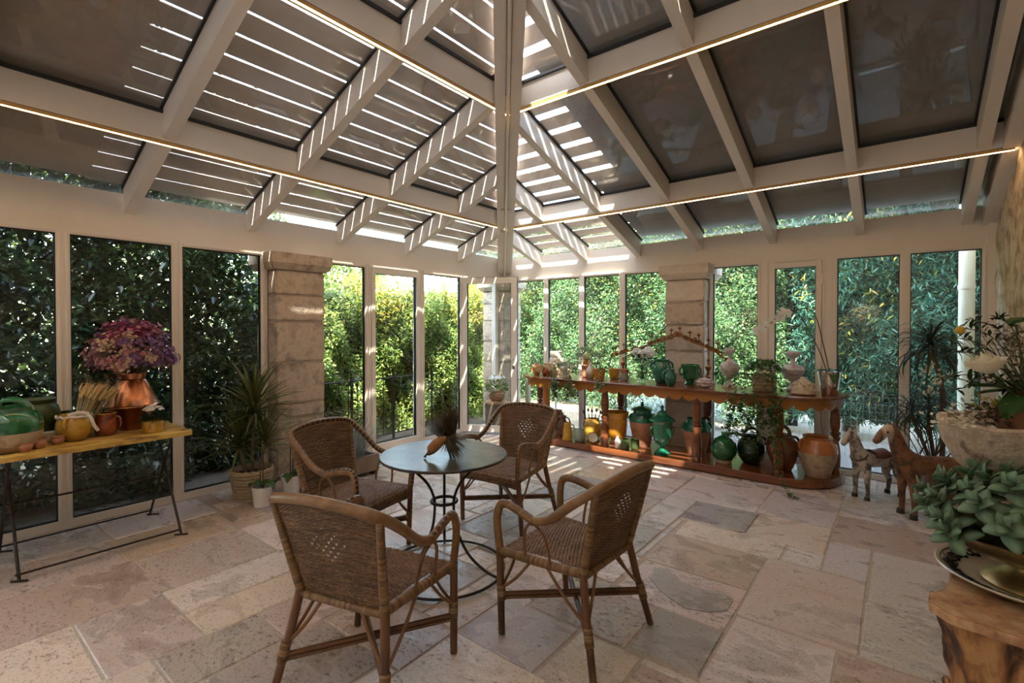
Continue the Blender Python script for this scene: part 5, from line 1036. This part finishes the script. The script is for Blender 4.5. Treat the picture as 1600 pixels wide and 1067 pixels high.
circ = lambda r, n=28, w_=.05: [(r * (1 + w_ * sin(3 * a + 1) + w_ * .6 * sin(5 * a)) * cos(a), r * (1 + w_ * sin(3 * a + 1) + w_ * .6 * sin(5 * a)) * sin(a)) for a in [2 * pi * k / n for k in range(n)]]
stump('tree_stump', 'tree stump stand holding a potted plant behind the glazed door leaf', (.19, -.40, .002), circ(.185), .40, STUMPT, BARK, .97)
pot('bulb_pot', 'round copper-brown pot on the stump behind the glazed door leaf', 'pot', (.19, -.42, .404), sc(BELLY, .125, .14), TERRA)
cpn = thing('potted_chrysanthemum', 'leafy plant with pale flowers in the pot on the corner stump', 'plant', (.19, -.42, .53)); m = MB(); leafy(m, (0, 0, 0), (.16, .16, .22), 220, .07); stuff(m.build('foliage', HEDGE, cpn, smooth=False))
m = MB()
for _ in range(60): a = rnd.uniform(0, 6.28); r = .13 * sqrt(rnd.random()); pet(m, (r * cos(a), r * sin(a), .20 + rnd.uniform(0, .05)), .020, 6, (cos(a) * .4, sin(a) * .4, 1))
stuff(m.build('blossom', PETALW, cpn, smooth=False))
# right: stump, plate, compote, succulent
C0 = (5.245, -3.76)
OUT = [(4.985, -4.02), (5.04, -4.075), (5.12, -4.085), (5.20, -4.10), (5.30, -4.10), (5.40, -4.06), (5.48, -3.94), (5.50, -3.78), (5.47, -3.62), (5.38, -3.52), (5.25, -3.50), (5.13, -3.56), (5.06, -3.68), (5.045, -3.80), (5.02, -3.90), (4.985, -3.95)]
OUT2 = []; OUT = [(p.x, p.y) for p in cat_([(x, y, 0) for x, y in OUT + OUT[:1]], 4)][:-1]
for i, p in enumerate(OUT):
    q = OUT[(i + 1) % len(OUT)]; OUT2 += [(p[0] + rnd.uniform(-.0025, .0025), p[1] + rnd.uniform(-.0025, .0025))]
stump('stump_pedestal', 'gnarled polished tree stump carrying the patterned plate and brass bowl', (*C0, .002), [(x - C0[0], y - C0[1]) for x, y in OUT2], .648, STUMPT, STUMPW, .66, 44, 1)
PC = (5.245, -3.735)
stp = [o for o in bpy.data.objects if o.name == 'stump_pedestal'][0]
for k in range(9):
    th = radians(196 + 7 * ((k * 5) % 9)); z = .30 + .028 * ((k * 4) % 9); r_ = .205 + .02 * (z - .3); c = Vector((r_ * cos(th) * 1.05, r_ * sin(th) * 1.05, z)); m = MB(); R_ = .016 + .006 * (k % 3)
    dv = Vector((cos(th), sin(th), 0)); tv = Vector((-sin(th), cos(th), 0)); m.tube([c + tv * R_ * cos(a) + Vector((0, 0, R_ * sin(a))) for a in [2 * pi * q / 14 for q in range(14)]], R_ * .55, 7, closed=True); m.ball(c - dv * .008, R_ * .7, 8, 6); m.build('burl_knot', STUMPW, stp)
plt = thing('patterned_plate', 'large oval cream plate with black scrolled rim under the brass bowl', 'plate', (*PC, .652)); MB().lathe([(.12, 0), (.14, .002), (.17, .012), (.232, .040), (.240, .046), (.236, .050), (.228, .046), (.168, .020), (.13, .012), (.001, .012)], 56).build('plate_body', pm('cream_plate_glaze', (.50, .42, .29), (.56, .48, .35), 6, .16, coat=.5), plt)
BLK = pm('black_print', (.012, .01, .01), rough=.4)
m = MB()
for k in range(22):
    a = 2 * pi * k / 22
    for j in range(9): pass
    cv = Vector((cos(a), sin(a), 0)); tn = Vector((-sin(a), cos(a), 0))
    for sg_ in (1, -1): m.tube([cv * (.198 + .019 * sg_ * cos(q * .75) * (1 - q * .07)) + tn * (.018 * sin(q * .75) * (1 - q * .07) + .012 * sg_) + Vector((0, 0, .0335 + (.017 * sg_ * cos(q * .75) * (1 - q * .07)) * .43)) for q in range(9)], .0052, 5)
m.tube([(.224 * cos(2 * pi * k / 56), .224 * sin(2 * pi * k / 56), .0452) for k in range(56)], .002, 4, closed=True); m.build('scroll_pattern', BLK, plt)
cb = thing('brass_compote', 'wide footed brass bowl standing on the black-rimmed plate', 'bowl', (*PC, .664)); MB().lathe([(.122, 0), (.124, .008), (.112, .022), (.090, .030), (.066, .044), (.050, .060), (.060, .072), (.11, .084), (.165, .104), (.203, .130), (.222, .160), (.227, .167), (.221, .169), (.214, .158), (.16, .115), (.001, .10)], 56).build('bowl_body', BRASS, cb)
MB().lathe([(.20, .145), (.05, .165), (.001, .165)], 28).build('soil', SOIL, cb)
su = thing('succulent', 'thick-leaved green succulent with rosettes overflowing the brass bowl', 'plant', (*PC, .822))
def fleshy(mat, L):
    m = MB(); V = []; n = 7
    for i in range(n + 1):
        q = i / n; w_ = L * .36 * sin(pi * (q ** .8 * .88 + .08)) ** .75 + .001; z = L * (.22 * q - .30 * q * q)
        for u, dz in ((-1, 0), (0, -.05), (1, 0), (0, .055)): V.append((L * q, u * w_, z + dz * L * sin(pi * (q * .9 + .05)) + .10 * w_ * abs(u)))
    m.add(V, [(i * 4 + k, i * 4 + (k + 1) % 4, i * 4 + 4 + (k + 1) % 4, i * 4 + 4 + k) for i in range(n) for k in range(4)] + [(3, 2, 1, 0), (n * 4, n * 4 + 1, n * 4 + 2, n * 4 + 3)]); return m.mesh('leaf', mat)
FL = [fleshy(SUCC, L) for L in (.070, .060, .048, .034)]; FLY = fleshy(SUCCY, .074)
ROS = []
for k in range(30):
    a = k * 2.4; r = .235 * sqrt((k + .5) / 30); ROS.append((r * cos(a), r * sin(a), .13 * (1 - (r / .27) ** 2) + .02 + rnd.uniform(-.01, .03)))
ROS += [(-.235, -.055, .05), (-.20, -.13, .03), (-.23, .03, .07), (-.18, .0, .12), (-.19, -.16, .0)]
for c in ROS:
    out = Vector((c[0], c[1], .16)).normalized(); qt = Vector((0, 0, 1)).rotation_difference(out); nl = 9
    for k in range(nl):
        mesh = FL[min(3, k // 3)] if not (c[1] < -.2 and k == 1) else FLY
        o = bpy.data.objects.new('leaf', mesh); COL.objects.link(o); o.parent = su; el = -.22 + .17 * k + rnd.uniform(-.1, .1)
        o.rotation_mode = 'QUATERNION'; o.rotation_quaternion = qt @ Euler((rnd.uniform(-.2, .2), -el, k * 2.4)).to_quaternion(); o.location = Vector(c) + out * .006 * k
    m = MB(); m.tube([(c[0] * .55, c[1] * .55, .0), (c[0] * .85, c[1] * .85, max(c[2] * .6, -.01)), c], .006, 5); m.build('stem', STEMG, su)
# stone trough bowl on a pedestal, pot and flowers inside
SB = (5.27, -3.35)
sb_ = thing('stone_bowl', 'weathered round stone bowl above the succulent, beside the rubble wall', 'bowl', (*SB, .908)); m = MB(); m.lathe([(.10, 0), (.14, .015), (.195, .07), (.232, .15), (.248, .225), (.240, .235), (.212, .232), (.19, .16), (.12, .10), (.001, .095)], 48)
m.v = [(x * (1 + .012 * sin(5 * math.atan2(y, x) + z * 30)), y * (1 + .012 * sin(4 * math.atan2(y, x))), z + .004 * sin(7 * math.atan2(y, x))) for x, y, z in m.v]; m.build('bowl_body', TROUGH, sb_)
MB().lathe([(.20, .17), (.001, .18)], 28).build('soil', SOIL, sb_); MB().lathe([(.13, -.906), (.13, -.85), (.085, -.80), (.075, -.4), (.075, -.10), (.10, -.05), (.10, -.003)], 20).build('pedestal', TROUGH, sb_)
pot('bulbous_pot', 'terracotta pot with dark glazed neck standing in the stone bowl', 'pot', (5.30, -3.36, 1.075), sc([(.6, 0), (.8, .12), (.98, .4), (1, .55), (.9, .72), (.62, .86), (.52, .9), (.55, 1)], .115, .185), TERRA, .1332, BROWN)
FB = (5.30, -3.36, 1.24)
ro = thing('flower_arrangement', 'loose flower arrangement with a cream rose in the terracotta pot', 'flowers', FB)
rp = Vector((-.150, -.215, .128)); ctr = MB(); P = Vector(rp)
for ring, (nn2, R_, tl) in enumerate(((3, .010, 1.6), (3, .018, 1.3), (4, .026, .9), (5, .033, .5))):
    for k in range(nn2):
        a = 2 * pi * k / nn2 + ring * .5; V = []
        for i in range(6):
            for j in range(5):
                u = (j / 4 - .5) * (2.2 - .2 * ring); v = i / 5; rr = R_ * (.25 + .95 * sin(pi * min(.98, v * (.82 - .06 * ring) + .04))) + (.022 * max(0, v - .7) * ring); V.append(Vector((rr * cos(a + u), rr * sin(a + u), -.034 + .074 * v * (1.1 - .14 * ring) - .010 * u * u * v + .004 * sin(3 * u + k) * v)))
        ctr.add(V, [(i * 5 + j, i * 5 + j + 1, i * 5 + j + 6, i * 5 + j + 5) for i in range(5) for j in range(4)])
o = ctr.build('rose_bloom', PETALC, ro, loc=rp); o.rotation_euler = (radians(8), radians(-16), 0); o.scale = (1.1, 1.1, .95); m = MB(); m.tube(cat_([(0, 0, -.05), (-.08, -.08, .03), rp - Vector((0, 0, .02))], 5), .004, 6); m.build('rose_stem', STEMG, ro)
m = MB()
for _ in range(46): d = Vector((min(.35, rnd.gauss(-.1, .5)), rnd.gauss(0, .55), 1)); B0 = Vector((rnd.gauss(0, .02), rnd.gauss(0, .02), -.05)); m.tube(cat_([B0, B0 + d * .12, B0 + d * rnd.uniform(.2, .3) + Vector((0, 0, -.02))], 3), .0016, 4)
stuff(m.build('stem', STEMG, ro))
for (a, l, el) in ((200, .15, 10), (240, .17, -25), (170, .12, -5), (300, .15, -15), (265, .13, 20), (110, .13, 15)):
    m = MB(); V = []; n = 8
    for i in range(n + 1):
        q = i / n; w_ = .045 * sin(pi * (q * .9 + .06)) ** .7
        for u in (-1, -.5, 0, .5, 1): V.append((l * q, u * w_, .012 * abs(u) - .045 * q * q * l / .15))
    m.add(V, [(i * 5 + k, i * 5 + k + 1, i * 5 + k + 6, i * 5 + k + 5) for i in range(n) for k in range(4)]); o = m.build('leaf', ORCHL, ro); o.rotation_euler = (0, -radians(el + 14), radians(a)); o.location = (0.03 * cos(radians(a)), 0.03 * sin(radians(a)), .01)
m = MB(); V = []; n = 8      # the one large leaf lying over the top
for i in range(n + 1):
    q = i / n; w_ = .055 * sin(pi * (q * .92 + .05)) ** .7
    for u in (-1, -.5, 0, .5, 1): V.append((.24 * q, u * w_, .015 * abs(u) + .02 * sin(q * 3)))
m.add(V, [(i * 5 + k, i * 5 + k + 1, i * 5 + k + 6, i * 5 + k + 5) for i in range(n) for k in range(4)]); o = m.build('leaf', ORCHL, ro); o.rotation_euler = (0, .05, radians(40)); o.location = (-.09, -.17, .27)
m = MB(); m.tube(cat_([(0, 0, -.05), (-.04, -.08, .12), (-.07, -.15, .27)], 4), .004, 5); m.build('leaf_stalk', STEMG, ro)
for (c, mt, nm, k, r) in (((-.02, -.16, .24), PETALW, 'daisy', 40, .05), ((.06, -.10, .26), PETALC, 'daisy', 40, .05), ((-.03, -.10, .18), DRYC, 'dried_flower', 60, .07), ((-.07, -.13, .21), LAVS, 'dried_flower', 90, .07), ((.05, -.18, .16), LAVS, 'dried_flower', 90, .07), ((.0, -.2, .10), LAVD, 'dried_flower', 80, .06)):
    m = MB()
    for _ in range(k * 3): d = Vector((rnd.gauss(0, 1), rnd.gauss(0, 1), rnd.gauss(0, .8))); pet(m, Vector(c) + d * r * .5, rnd.uniform(.004, .0085), 4, d, .3)
    stuff(m.build(nm, mt, ro, smooth=False))
tw = thing('leafy_twig', 'thin dark leafy twigs with a yellow button flower reaching over the bowl rim', 'branch', FB)
m = MB(); lf = MB()
for tip in ((-.22, -.10, .26), (-.17, .02, .29), (-.25, .0, .16), (-.20, -.16, .06), (-.28, -.06, .06), (-.10, .05, .30), (-.26, .04, .22), (-.23, -.12, .02)):
    P = cat_([(0, 0, -.02), (tip[0] * .5, tip[1] * .5, tip[2] * .7 + .03), tip], 7); m.tube(P, .0018, 4)
    for p in P[4:]:
        for _ in range(2): one_leaf(lf, p, (rnd.uniform(-1, 1), rnd.uniform(-1, 1), rnd.uniform(-.5, .8)), rnd.uniform(.025, .045), .4)
stuff(m.build('twig', TWIG, tw)); stuff(lf.build('twig_leaf', LAUREL, tw, smooth=False))
m = MB(); m.ball((-.222, -.212, .25), .015, 10, 8); m.build('button_flower', pm('yellow_flower', (.55, .30, .02), (.65, .40, .04), 60, .8), tw)
dl = thing('dried_posy', 'cream and purple dried flowers lying on the left rim of the stone bowl', 'flowers', (5.13, -3.44, 1.135))
for nm, mt, n, off in (('cream_spray', PETALC, 130, (-.03, -.04, .0)), ('purple_spray', LAVD, 160, (.04, .0, .03)), ('yellow_spray', HEDGEY, 60, (.07, .02, .06))):
    m = MB()
    for _ in range(n): pet(m, Vector(off) + Vector((rnd.gauss(0, .04), rnd.gauss(0, .04), rnd.gauss(.01, .02))), rnd.uniform(.006, .012), 4, (rnd.gauss(0, .6), rnd.gauss(0, .6), 1))
    stuff(m.build(nm, mt, dl, smooth=False))
# dark dracaena by the right wall
pot('floor_pot', 'dark clay floor pot of the tall dracaena behind the wooden horses', 'pot', (5.20, -.32, .002), sc([(.7, 0), (.75, .03), (.95, .8), (1, .86), (1, 1)], .17, .30), BROWN)
d2 = thing('tall_dracaena', 'tall dark dracaena with drooping leaves behind the wooden horses', 'plant', (5.20, -.32, .28))
for P, r in (([(0, 0, 0), (.01, 0, .4), (-.01, 0, .75), (-.08, -.03, 1.02)], .020), ([(-.04, -.02, 0), (-.08, -.03, .3), (-.09, -.03, .52)], .016), ([(-.06, -.06, 0), (-.14, -.10, .25), (-.21, -.12, .44)], .014)): m = MB(); m.tube(cat_(P, 5), r, 8); m.build('stem', BARK, d2)
crown(d2, (-.08, -.03, 1.02), 96, 'arch', -10, 80, .92); crown(d2, (-.09, -.03, .52), 50, 'arch', 0, 75, .75); crown(d2, (-.21, -.12, .44), 54, 'arch', -15, 70, .75)
m = MB()
for c in ((-.10, -.10, .86), (-.02, -.12, .78), (-.10, -.08, .68)):
    for _ in range(26): pet(m, Vector(c) + Vector((rnd.gauss(0, .03), rnd.gauss(0, .02), rnd.gauss(0, .03))), .012, 4, (rnd.gauss(0, 1), -1, .4))
stuff(m.build('flower_spray', PETALC, d2, smooth=False))
m = MB()
for _ in range(16):
    b = Vector((rnd.uniform(-.25, .1), rnd.uniform(-.18, .0), .02)); d = Vector((rnd.uniform(-.7, .7), rnd.uniform(-.3, .1), 1)); m.tube(cat_([b, b + d * .25 + Vector((.04, 0, 0)), b + d * rnd.uniform(.35, .6)], 3), .004, 4)
stuff(m.build('bare_stem', TWIG, d2))
# ------------------------------------------------------------------ garden
g = MB(); g.box((-30, -14, -.35), (40, 40, -.14)); S_(g.build('ground', EARTH, None, smooth=False))
g = MB(); g.box((.9, .09, -.16), (14, 2.5, -.10)); S_(g.build('ground_gravel', GRAVEL, None, smooth=False))
g = MB(); g.box((-.95, -9, -.16), (-.09, .3, -.06)); S_(g.build('ground_terrace', BED, None, smooth=False))
def cloud(name, P, D, L, wr, mat, parent):
    n = len(P); D = D / np.linalg.norm(D, axis=1, keepdims=True); Z = rng.normal(0, .35, (n, 3)); Z[:, 2] += 1
    Sd = np.cross(D, Z); Sd /= np.linalg.norm(Sd, axis=1, keepdims=True) + 1e-9; Nn = np.cross(Sd, D); Lc = L[:, None]; w_ = Lc * wr * .5
    V = np.stack([P, P + D * Lc * .35 - Sd * w_ + Nn * w_ * .25, P + D * Lc * .7 - Sd * w_ * .75 + Nn * w_ * .25, P + D * Lc - Nn * Lc * .08, P + D * Lc * .7 + Sd * w_ * .75 + Nn * w_ * .25, P + D * Lc * .35 + Sd * w_ + Nn * w_ * .25], 1).reshape(-1, 3)
    base = (np.arange(n) * 6)[:, None]; F = np.concatenate([base + np.array([[0, 3, 2, 1]]), base + np.array([[0, 5, 4, 3]])], 1).reshape(-1)
    me = bpy.data.meshes.new(name); me.vertices.add(len(V)); me.vertices.foreach_set('co', V.astype(np.float32).ravel()); me.loops.add(len(F)); me.loops.foreach_set('vertex_index', F.astype(np.int32))
    me.polygons.add(n * 2); me.polygons.foreach_set('loop_start', np.arange(0, n * 8, 4, dtype=np.int32)); me.polygons.foreach_set('loop_total', np.full(n * 2, 4, np.int32)); me.materials.append(mat); me.update(calc_edges=True); me.validate()
    return stuff(link(name, me, parent))
def rdir(n, out, k=.9, up=0.): d = rng.normal(0, k, (n, 3)); d += np.array(out); d[:, 2] += up; return d
def boxhedge(name, label, cat, lo, hi, n, L, wr, mat, face, top=None, yel=None, trunks=(), core=None):
    t = thing(name, label, cat, ((lo[0] + hi[0]) / 2, (lo[1] + hi[1]) / 2, -.15)); off = np.array(t.location)
    P = rng.uniform(0, 1, (n, 3)); sk_ = rng.uniform(0, 1, n) ** 2.0          # denser towards the seen face
    ax_ = 0 if face[0] else 1; s = face[ax_]; P[:, ax_] = (1 - sk_) if s > 0 else sk_
    P = np.array(lo) + P * (np.array(hi) - np.array(lo)); oth = P[:, 1 - ax_]
    wob = .16 * np.sin(oth * 2.3 + P[:, 2] * 1.9) + .12 * np.sin(oth * 5.1 - P[:, 2] * 3.7) + .08 * np.sin(oth * 9.7 + P[:, 2] * 8.1); P[:, ax_] += wob * s
    tp = hi[2] + .12 * np.sin(oth * 1.7 + 1) + .08 * np.sin(oth * 4.3); keep = P[:, 2] < tp; P = P[keep]; n = len(P)
    cloud('foliage', P - off, rdir(n, (face[0] * .6, face[1] * .6, .1)), rng.uniform(.65, 1.15, n) * L, wr, mat, t)
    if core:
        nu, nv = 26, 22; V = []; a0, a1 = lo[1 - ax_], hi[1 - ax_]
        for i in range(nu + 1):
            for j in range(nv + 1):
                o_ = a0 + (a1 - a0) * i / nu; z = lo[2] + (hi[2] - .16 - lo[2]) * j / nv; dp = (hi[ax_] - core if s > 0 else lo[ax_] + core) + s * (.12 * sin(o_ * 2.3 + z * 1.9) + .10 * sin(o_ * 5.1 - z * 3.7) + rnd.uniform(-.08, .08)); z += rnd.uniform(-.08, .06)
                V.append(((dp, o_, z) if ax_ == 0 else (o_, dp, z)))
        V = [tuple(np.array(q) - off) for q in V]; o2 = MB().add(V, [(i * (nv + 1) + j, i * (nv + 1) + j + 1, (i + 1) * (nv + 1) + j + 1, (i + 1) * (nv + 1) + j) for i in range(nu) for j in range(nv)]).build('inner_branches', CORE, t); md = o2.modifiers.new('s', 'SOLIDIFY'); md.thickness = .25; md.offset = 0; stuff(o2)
    if yel:  # bright yellow leaves stand in for sun on tops and clusters
        ny, zmin = yel; Q = rng.uniform(0, 1, (ny, 3)); Q[:, ax_] = (1 - rng.uniform(0, 1, ny) ** 2 * .4) if s > 0 else rng.uniform(0, 1, ny) ** 2 * .4; Q = np.array(lo) + Q * (np.array(hi) - np.array(lo)); Q[:, 2] = zmin + (hi[2] + .12 - zmin) * rng.uniform(0, 1, ny) ** .6
        c = np.sin(Q[:, 1 - ax_] * 3.1) + np.sin(Q[:, 1 - ax_] * 7.7 + Q[:, 2] * 5); Q = Q[c > -.2]; Q[:, ax_] += .12 * s
        cloud('sun_yellow_foliage', Q - off, rdir(len(Q), (face[0] * .6, face[1] * .6, .3)), rng.uniform(.65, 1.15, len(Q)) * L, wr, HEDGEY, t)
    for x, y, h, r in trunks:
        m = MB(); m.tube(cat_([(x - off[0], y - off[1], 0), (x + .06 - off[0], y - off[1] + .03, h * .5), (x - off[0], y - off[1] + .08, h)], 5), [r * (1 - .5 * k / 10) for k in range(11)], 8); m.build('trunk', BARK, t)
    return t
boxhedge('laurel_tree', 'dark laurel tree behind the window at the far end of the yellow table', 'tree', (-2.9, -6.9, -.1), (-.75, -5.15, 5.2), 24000, .12, .42, LAUREL, (1, 0, 0), trunks=((-1.35, -5.62, 4, .09), (-1.9, -6.4, 4, .08)))
boxhedge('laurel_tree', 'dark laurel tree behind the copper pitcher window', 'tree', (-2.8, -5.08, -.1), (-.75, -4.28, 5.0), 14000, .115, .42, LAUREL, (1, 0, 0), trunks=((-1.6, -4.7, 4, .07),))
boxhedge('laurel_tree', 'dark laurel tree behind the window next to the potted dracaena', 'tree', (-2.8, -4.22, -.1), (-.75, -3.4, 4.2), 15000, .11, .42, LAUREL, (1, 0, 0), trunks=((-1.5, -4.0, 3.6, .06),))
m = boxhedge('background_shrub', 'mid green shrubs rising behind the dark laurel trees', 'shrub', (-6.5, -8.5, -.1), (-4.2, -1.2, 4.3), 30000, .14, .45, HEDGE, (1, 0, 0))
boxhedge('hedge', 'sunlit clipped hedge with sun-yellow top outside the door beside the brown pillar', 'hedge', (-2.5, -3.3, -.1), (-1.05, 1.2, 2.13), 70000, .065, .45, HEDGE, (1, 0, 0), core=.5, yel=(5200, 1.5))
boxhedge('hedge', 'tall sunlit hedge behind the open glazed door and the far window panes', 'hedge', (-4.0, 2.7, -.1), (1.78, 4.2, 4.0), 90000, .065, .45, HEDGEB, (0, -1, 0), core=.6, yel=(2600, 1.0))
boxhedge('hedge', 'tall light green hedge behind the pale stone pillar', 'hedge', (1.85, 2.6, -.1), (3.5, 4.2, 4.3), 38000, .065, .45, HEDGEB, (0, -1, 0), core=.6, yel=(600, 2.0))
boxhedge('fir_tree', 'feathery conifer in shade-tinted blue-green behind the white orchid and glazed door', 'tree', (3.6, 2.4, .1), (4.9, 4.4, 5.0), 26000, .11, .22, FIR, (0, -1, 0), core=.8, yel=(2200, .4), trunks=((4.3, 3.4, 4.0, .12),))
boxhedge('fir_tree', 'conifer in dark shade-tinted blue-green beside the pale downpipe', 'tree', (5.0, 2.2, .1), (8.5, 4.4, 5.2), 46000, .11, .22, FIR, (0, -1, 0), core=.8, yel=(900, .4), trunks=((7.0, 3.2, 4.0, .12),))
tr_ = thing('garden_tree', 'round green tree showing above the clipped hedge beside the brown pillar', 'tree', (-6.2, 1.2, -.15)); q = rng.normal(0, 1, (5000, 3)); q /= np.linalg.norm(q, axis=1, keepdims=True); q *= rng.uniform(.6, 1, (5000, 1)) * np.array([1.0, 1.0, .9]); q[:, 2] += 3.0
cloud('foliage', q, rdir(5000, (0, 0, .2)), rng.uniform(.08, .14, 5000), .45, HEDGE, tr_); m = MB(); m.tube([(0, 0, 0), (.05, 0, 1.5), (0, 0, 3)], [.12, .1, .06], 8); m.build('trunk', BARK, tr_)
sh_ = thing('lavender_shrub', 'low pale blue-green shrub beyond the wire fence behind the lidded jars', 'shrub', (2.0, 2.0, -.1)); q = rng.normal(0, 1, (3000, 3)) * np.array([.45, .12, .16]); q[:, 2] = np.abs(q[:, 2]) + .1
cloud('foliage', q, rdir(3000, (0, -.2, .8)), rng.uniform(.05, .09, 3000), .3, leaf_mat('pale_blue_leaf', [(.25, .33, .33), (.36, .42, .45), (.15, .24, .18)]), sh_)
# iron railing outside the left door
rl = thing('iron_railing', 'thin dark iron railing between the clipped hedge and the glass', 'railing', (-.52, -2.0, -.06))
for k, y in enumerate((-1.1, -.42, .23, .93)): MB().box((-.012, y - .012, 0), (.012, y + .012, .93)).build('post', IRON, rl, smooth=False)
for z in (.88, .12): m = MB(); m.tube([(0, -1.12, z), (0, .95, z)], .009, 6); m.build('rail', IRON, rl)
for k in range(15): m = MB(); y = -1.0 + k * .133; m.tube([(0, y, .12), (0, y, .88)], .005, 5); m.build('baluster', IRON, rl)
# wire fence outside the right windows
wf = thing('wire_fence', 'low galvanised wire mesh fence on the gravel outside the counter windows', 'fence', (3.0, 1.3, -.1)); m = MB()
for k in range(112): x = -2.9 + k * .062; m.box((x - .0012, -.0012, 0), (x + .0012, .0012, .78))
for k in range(9): z = .03 + k * .092; m.box((-2.92, -.0012, z - .0012), (4.0, .0012, z + .0012))
stuff(m.build('wire_mesh', WIRE, wf, smooth=False))
for x in (-2.9, -.9, 1.1, 3.1): MB().lathe([(.018, 0), (.018, .82), (.001, .83)], 10, (x, .02, 0)).build('post', WIRE, wf)
m = MB(); m.lathe([(.045, 0), (.043, .70), (.02, .75), (.001, .76)], 8); o = m.build('timber_post', WOODP, None, loc=(.0, .62, -.12)); tag(o, 'weathered timber post outside the first window beside the corner pillar', 'post')
dp = thing('downpipe', 'pale cream downpipe fixed outside next to the rubble wall', 'pipe', (5.42, .58, -.12)); MB().lathe([(.062, 0), (.062, 4.4)], 20).build('pipe', PIPE, dp)
for z in (.4, 2.0, 3.4): MB().lathe([(.068, z), (.068, z + .04)], 20).build('bracket', PIPE, dp)
